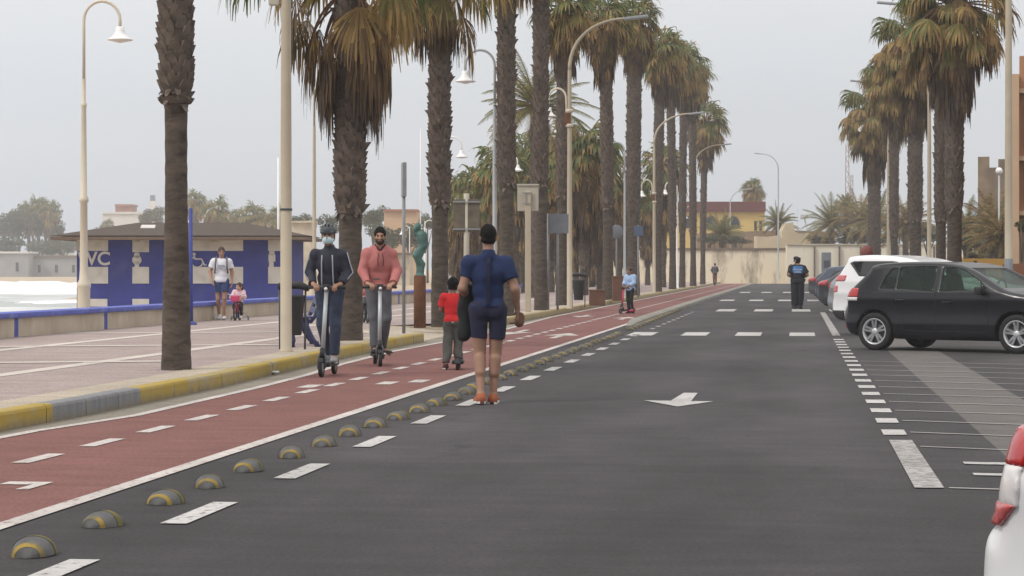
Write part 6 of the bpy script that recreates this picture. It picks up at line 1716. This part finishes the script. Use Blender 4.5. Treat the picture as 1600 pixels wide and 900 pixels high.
    # wheels
    for wx in (0, wb):
        for sy in (-1, 1):
            ty = MB(); T_ = .10
            ty.lathe([(wr * .68, -T_ * .9), (wr * .80, -T_), (wr * .95, -T_ * .95), (wr, -T_ * .7), (wr, T_ * .7), (wr * .95, T_ * .95), (wr * .80, T_), (wr * .68, T_ * .9)], (0, 0, 0), 36, axis='y')
            o = ty.build('wheel', 'black_rubber', t); o.location = (wx, sy * (wh - .13), wr)
            r = MB(); f = sy * T_
            r.lathe([(wr * .70, f * .95), (wr * .66, f * .98), (wr * .62, f * .8), (wr * .60, f * .3)], (0, 0, 0), 36, axis='y')
            ns = 5
            for k in range(ns):
                for dlt in (-.17, .17):
                    a = 2 * math.pi * k / ns + dlt + .35
                    p0 = Vector((math.cos(a + dlt * .6) * wr * .12, f * .80, math.sin(a + dlt * .6) * wr * .12)); p1 = Vector((math.cos(a) * wr * .64, f * .90, math.sin(a) * wr * .64))
                    dr = (p1 - p0).normalized(); sd = dr.cross(Vector((0, 1, 0))) * wr * .055; bk = Vector((0, -f * .25, 0))
                    r.add([p0 - sd, p0 + sd, p1 + sd, p1 - sd, p0 - sd + bk, p0 + sd + bk, p1 + sd + bk, p1 - sd + bk], [(0, 1, 2, 3), (3, 2, 1, 0), (0, 4, 5, 1), (1, 5, 6, 2), (3, 2, 6, 7), (0, 3, 7, 4)])
            r.lathe([(.001, f * .92), (wr * .13, f * .9), (wr * .19, f * .78), (wr * .19, f * .4)], (0, 0, 0), 20, axis='y')
            r.build('rim', 'rim_alloy', o)
            b = MB(); b.lathe([(.001, f * .25), (wr * .6, f * .25), (wr * .6, f * .2), (.001, f * .2)], (0, 0, 0), 24, axis='y'); b.build('brake_disc', 'steel_dark', o)
    if not detail: return t
    P, Q = snets(hull, lo, h); bv = BVHTree.FromPolygons([tuple(p) for p in P], [tuple(q) for q in Q])
    def ysurf(x, z, sy):
        r_ = bv.ray_cast(Vector((x, sy * 2, z)), Vector((0, -sy, 0)))
        return r_[0].y if r_[0] is not None else sy * wh
    for sy in (-1, 1):
        for ln in seams:
            m = MB(); pts = []
            for i in range(len(ln) - 1):
                k = max(2, int(math.dist(ln[i], ln[i + 1]) / .05))
                for q in range(k): u_ = q / k; pts.append((ln[i][0] * (1 - u_) + ln[i + 1][0] * u_, ln[i][1] * (1 - u_) + ln[i + 1][1] * u_))
            pts.append(ln[-1])
            m.tube([(x, ysurf(x, z, sy) + sy * .0005, z) for x, z in pts], .0048, 5); m.build('door_seam', 'black_rubber', t)
        for x, z in handles:
            m = MB(); y = ysurf(x, z, sy); m.tube([(x - .09, y, z), (x - .07, y + sy * .03, z), (x + .07, y + sy * .03, z), (x + .09, y, z)], .0125, 8); m.build('door_handle', paint if False else 'black_plastic', t)
        if mirror:
            x, z = mirror; y = ysurf(x, z, sy)
            m = MB(); m.bbox((x, y + sy * .10, z + .03), (.11, .19, .13), .04); m.tube([(x + .02, y - sy * .02, z - .03), (x, y + sy * .06, z)], .02, 8); m.build('wing_mirror', 'black_plastic', t)
    if cabin:
        for sx, sy in ((1.05, .37), (1.05, -.37)):
            m = MB(); m.bbox((sx + .15, sy, .72), (.5, .46, .14), .05); m.bbox((sx - .18, sy, 1.0), (.14, .44, .56), .06, 0, Matrix.Rotation(R(-14), 3, 'Y')); m.bbox((sx - .26, sy, 1.33), (.10, .26, .17), .04, 0, Matrix.Rotation(R(-8), 3, 'Y'))
            m.build('seat', 'black_cloth', t)
        m = MB(); m.bbox((.05, 0, .98), (.16, 1.2, .5), .06, 0, Matrix.Rotation(R(-14), 3, 'Y')); m.build('seat', 'black_cloth', t)
        m = MB(); m.bbox((2.05, 0, .92), (.5, 1.3, .16), .06); m.build('dashboard', 'black_plastic', t)
        m = MB(); m.tube([(1.72, .37 + .18 * math.cos(a), 1.0 + .18 * math.sin(a)) for a in np.linspace(0, 6.28, 20)], .014, 6, caps=False); m.build('steering_wheel', 'black_plastic', t)
    return t
A = R(39)
GW = [[(.10, 1.02), (.18, 1.22), (.30, 1.37), (.41, 1.385), (.39, 1.02)], [(.42, 1.02), (.44, 1.388), (.70, 1.40), (1.13, 1.405), (1.11, .98)], [(1.22, .98), (1.23, 1.395), (1.48, 1.385), (1.68, 1.32), (1.92, 1.17), (2.08, 1.02)]]
rw = gp(1370, 547)
yaw = TH - A
fr = Matrix.Rotation(yaw, 3, 'Z')
def car_at(contact, wheel_local): return contact - fr @ Vector(wheel_local)
box3 = lambda x0, x1, y0, y1, z0, z1: (lambda X, Y, Zg: np.maximum.reduce(np.broadcast_arrays(x0 - X, X - x1, y0 - np.abs(Y), np.abs(Y) - y1, z0 - Zg, Zg - z1)))
def slant(x0, x1, y0, z0, z1, k): return lambda X, Y, Zg: np.maximum.reduce(np.broadcast_arrays(x0 - X, X - (x1 + k * (Zg - z0)), y0 - np.abs(Y), z0 - Zg, Zg - z1))
make_car('charcoal grey five-door hatchback with silver five-spoke wheels, parked slantwise', car_at(rw, (0, -.76, 0)), yaw, GOLF, 2.58, .885, 'car_charcoal', GW,
    [('tail_light', 'tail_red', slant(-.9, -.33, .45, .885, 1.04, .12), .012), ('reversing_light', 'tail_clear', slant(-.9, -.34, .45, .825, .885, .2), .012), ('bumper_reflector', 'tail_red', box3(-.9, -.6, .5, 1, .36, .42), .006)],
    h=.017, seams=[[(.42, .98), (.36, .8), (.52, .52), (.56, .34), (1.14, .33), (1.16, .96), (1.17, 1.41)], [(1.16, .33), (2.05, .33), (2.12, .6), (2.14, .98)], [(.0, 1.415), (.4, 1.44), (1.2, 1.43), (1.6, 1.36), (2.2, 1.03)], [(-.55, .62), (-.40, .64)]],
    handles=[(.52, .845), (1.38, .815)], mirror=(2.0, .98), belt=.97)
SW = [[(-.02, 1.20), (-.34, 1.49), (-.2, 1.53), (.7, 1.53), (1.1, 1.46), (1.1, 1.16)], [(1.2, 1.14), (1.2, 1.44), (1.5, 1.36), (1.95, 1.14)]]
def ground_c(px, D): return at(px, D, 0)
make_car('white crossover with black lower bumper behind the charcoal hatchback', at(1377, 46.5), TH - R(40), SUV, 2.6, .90, 'car_white', SW,
    [('tail_light', 'tail_pink', slant(-.95, -.38, .42, 1.11, 1.235, .3), .026), ('lower_lamp', 'tail_pink', box3(-.95, -.58, .5, 1, .88, 1.02), .016)], h=.026, wr=.34, belt=1.1, cabin=False, black_low=.52, rearwin=(1.22, 1.5, .62), windscreen=(1.18, 1.52, .66), rear_x=-.2)
FW = [[(.0, 1.02), (.25, 1.30), (1.1, 1.36), (1.1, .98)], [(1.2, .98), (1.2, 1.36), (1.5, 1.3), (2.0, 1.02)]]
for px, D, pr, pt, lab in ((1346, 60, GOLF, 'car_silver', 'silver hatchback next beyond the white crossover'), (1334, 71, SEDAN, 'car_dark', 'dark grey saloon beyond the silver hatchback'), (1312, 83, GOLF, 'car_blue', 'dark blue hatchback farther along the row of parked cars'), (1304, 97, SEDAN, 'car_dark', 'farthest dark parked car, last one visible in the row')):
    make_car(lab, at(px, D), yaw, pr, 2.6, .88, pt, FW, [('tail_light', 'tail_red', slant(-1.1, -.52, .42, .84, 1.03, .2), .015)], h=.032, cabin=False, rearwin=(1.04, 1.32, .58), detail=False)
# white car cut by the lower right picture corner
HATCH = [(-.55, .24), (-.70, .32), (-.76, .46), (-.755, .66), (-.735, .73), (-.68, .765), (-.645, .88), (-.60, 1.02), (-.48, 1.2), (-.34, 1.38), (-.36, 1.45), (-.1, 1.49), (.5, 1.51), (1.0, 1.5), (1.5, 1.42), (2.2, 1.08), (2.8, .96), (3.15, .84), (3.3, .65), (3.3, .3), (.4, .2)]
def lamp_poly(pts):
    return lambda X, Y, Zg: np.maximum(poly_sdf(pts, X, Zg), .3 - np.abs(Y))
make_car('white hatchback whose rear corner shows at the lower right picture corner', at(2188, 5.25), TH - R(46), HATCH, 2.5, .86, 'car_white', FW,
    [('tail_light', 'tail_red', lamp_poly([(-.9, .893), (-.54, .893), (-.46, .99), (-.9, .99)]), .012), ('reversing_light', 'tail_clear', lamp_poly([(-.9, .80), (-.56, .80), (-.54, .905), (-.9, .905)]), .010), ('lower_lamp', 'tail_pink', lamp_poly([(-.9, .735), (-.64, .75), (-.56, .81), (-.9, .81)]), .014)],
    h=.0125, cabin=False, rearwin=(1.1, 1.38, .58), detail=False)

# ================================================================== SKY, SUN, HAZE, CAMERA
w = bpy.data.worlds.new('World'); SC.world = w; w.use_nodes = True
N, L = w.node_tree.nodes, w.node_tree.links
bg = N['Background']; bg.inputs['Strength'].default_value = .1
SUN_EL, SUN_AZ = R(48), R(-132)        # azimuth from +Y, clockwise
sky = N.new('ShaderNodeTexSky'); sky.sky_type = 'NISHITA'; sky.sun_disc = False; sky.sun_elevation = SUN_EL; sky.sun_rotation = SUN_AZ; sky.dust_density = 4; sky.air_density = 1
tc = N.new('ShaderNodeTexCoord'); sp = N.new('ShaderNodeSeparateXYZ'); L.new(tc.outputs['Generated'], sp.inputs[0])
ramp = N.new('ShaderNodeValToRGB'); e = ramp.color_ramp.elements
mr = N.new('ShaderNodeMapRange'); mr.inputs['From Min'].default_value = 0; mr.inputs['From Max'].default_value = 1
L.new(sp.outputs['Z'], mr.inputs['Value']); L.new(mr.outputs[0], ramp.inputs['Fac'])
e[0].position = 0; e[0].color = (.53, .59, .67, 1); e[1].position = 1; e[1].color = (1.55, 1.52, 1.5, 1)
for ps, c in ((.05, (.61, .665, .735)), (.10, (.73, .765, .81)), (.14, (.83, .84, .86)), (.35, (1.0, .98, .97))):
    q = e.new(ps); q.color = (*c, 1)
nz = N.new('ShaderNodeTexNoise'); nz.inputs['Scale'].default_value = 2.2; nz.inputs['Detail'].default_value = 5
mp = N.new('ShaderNodeMapping'); mp.inputs['Scale'].default_value = (1, 1, 3.5); L.new(tc.outputs['Generated'], mp.inputs[0]); L.new(mp.outputs[0], nz.inputs['Vector'])
r2 = N.new('ShaderNodeMapRange'); r2.inputs['From Min'].default_value = .3; r2.inputs['From Max'].default_value = .7; r2.inputs['To Min'].default_value = 9.5; r2.inputs['To Max'].default_value = 10.5
L.new(nz.outputs['Fac'], r2.inputs['Value'])
vm = N.new('ShaderNodeVectorMath'); vm.operation = 'SCALE'; L.new(ramp.outputs['Color'], vm.inputs[0]); L.new(r2.outputs[0], vm.inputs['Scale'])
mx = N.new('ShaderNodeMix'); mx.data_type = 'RGBA'; mx.inputs[0].default_value = .94
L.new(sky.outputs[0], mx.inputs[6]); L.new(vm.outputs[0], mx.inputs[7]); L.new(mx.outputs[2], bg.inputs['Color'])
ld = bpy.data.lights.new('sun', 'SUN'); ld.energy = 1.5; ld.angle = R(10); ld.color = (1, .95, .88)
lo_ = bpy.data.objects.new('sun', ld); COL.objects.link(lo_)
# towards the sun: azimuth clockwise from +Y
dv = Vector((math.sin(SUN_AZ) * math.cos(SUN_EL), math.cos(SUN_AZ) * math.cos(SUN_EL), math.sin(SUN_EL)))
lo_.rotation_euler = dv.to_track_quat('Z', 'Y').to_euler(); lo_.location = (0, 0, 60)

def haze(density):
    m = bpy.data.materials.new('haze'); Nn, Ll = nodes_of(m); Nn.remove(Nn['Principled BSDF'])
    v = Nn.new('ShaderNodeVolumePrincipled'); v.inputs['Color'].default_value = (.93, .94, .96, 1); v.inputs['Density'].default_value = density; v.inputs['Anisotropy'].default_value = .1
    Ll.new(v.outputs[0], Nn['Material Output'].inputs['Volume'])
    b = MB(); b.box((-150, 330, 20), (1300, 900, 51)); M['haze'] = m
    b.xform(Matrix.Rotation(TH, 4, 'Z')); o = b.build('haze', 'haze'); o['kind'] = 'stuff'; o.visible_shadow = True
HAZE = .0006
if HAZE: haze(HAZE)

cd = bpy.data.cameras.new('camera'); cd.sensor_width = 36; cd.lens = F / 1600 * 36; cd.shift_y = -29 / 1600; cd.clip_start = .1; cd.clip_end = 8000
co = bpy.data.objects.new('camera', cd); COL.objects.link(co); co.location = (0, 0, HC); co.rotation_euler = (R(90), 0, TH); SC.camera = co
SC.view_settings.view_transform = 'Standard'; SC.view_settings.look = 'None'; SC.view_settings.exposure = 0; SC.view_settings.gamma = 1
SC.render.film_transparent = False
try:
    SC.cycles.max_bounces = 6; SC.cycles.diffuse_bounces = 3; SC.cycles.glossy_bounces = 3; SC.cycles.transmission_bounces = 4; SC.cycles.transparent_max_bounces = 16; SC.cycles.volume_bounces = 1
    SC.cycles.use_denoising = True; SC.cycles.sample_clamp_indirect = 6
except Exception: pass
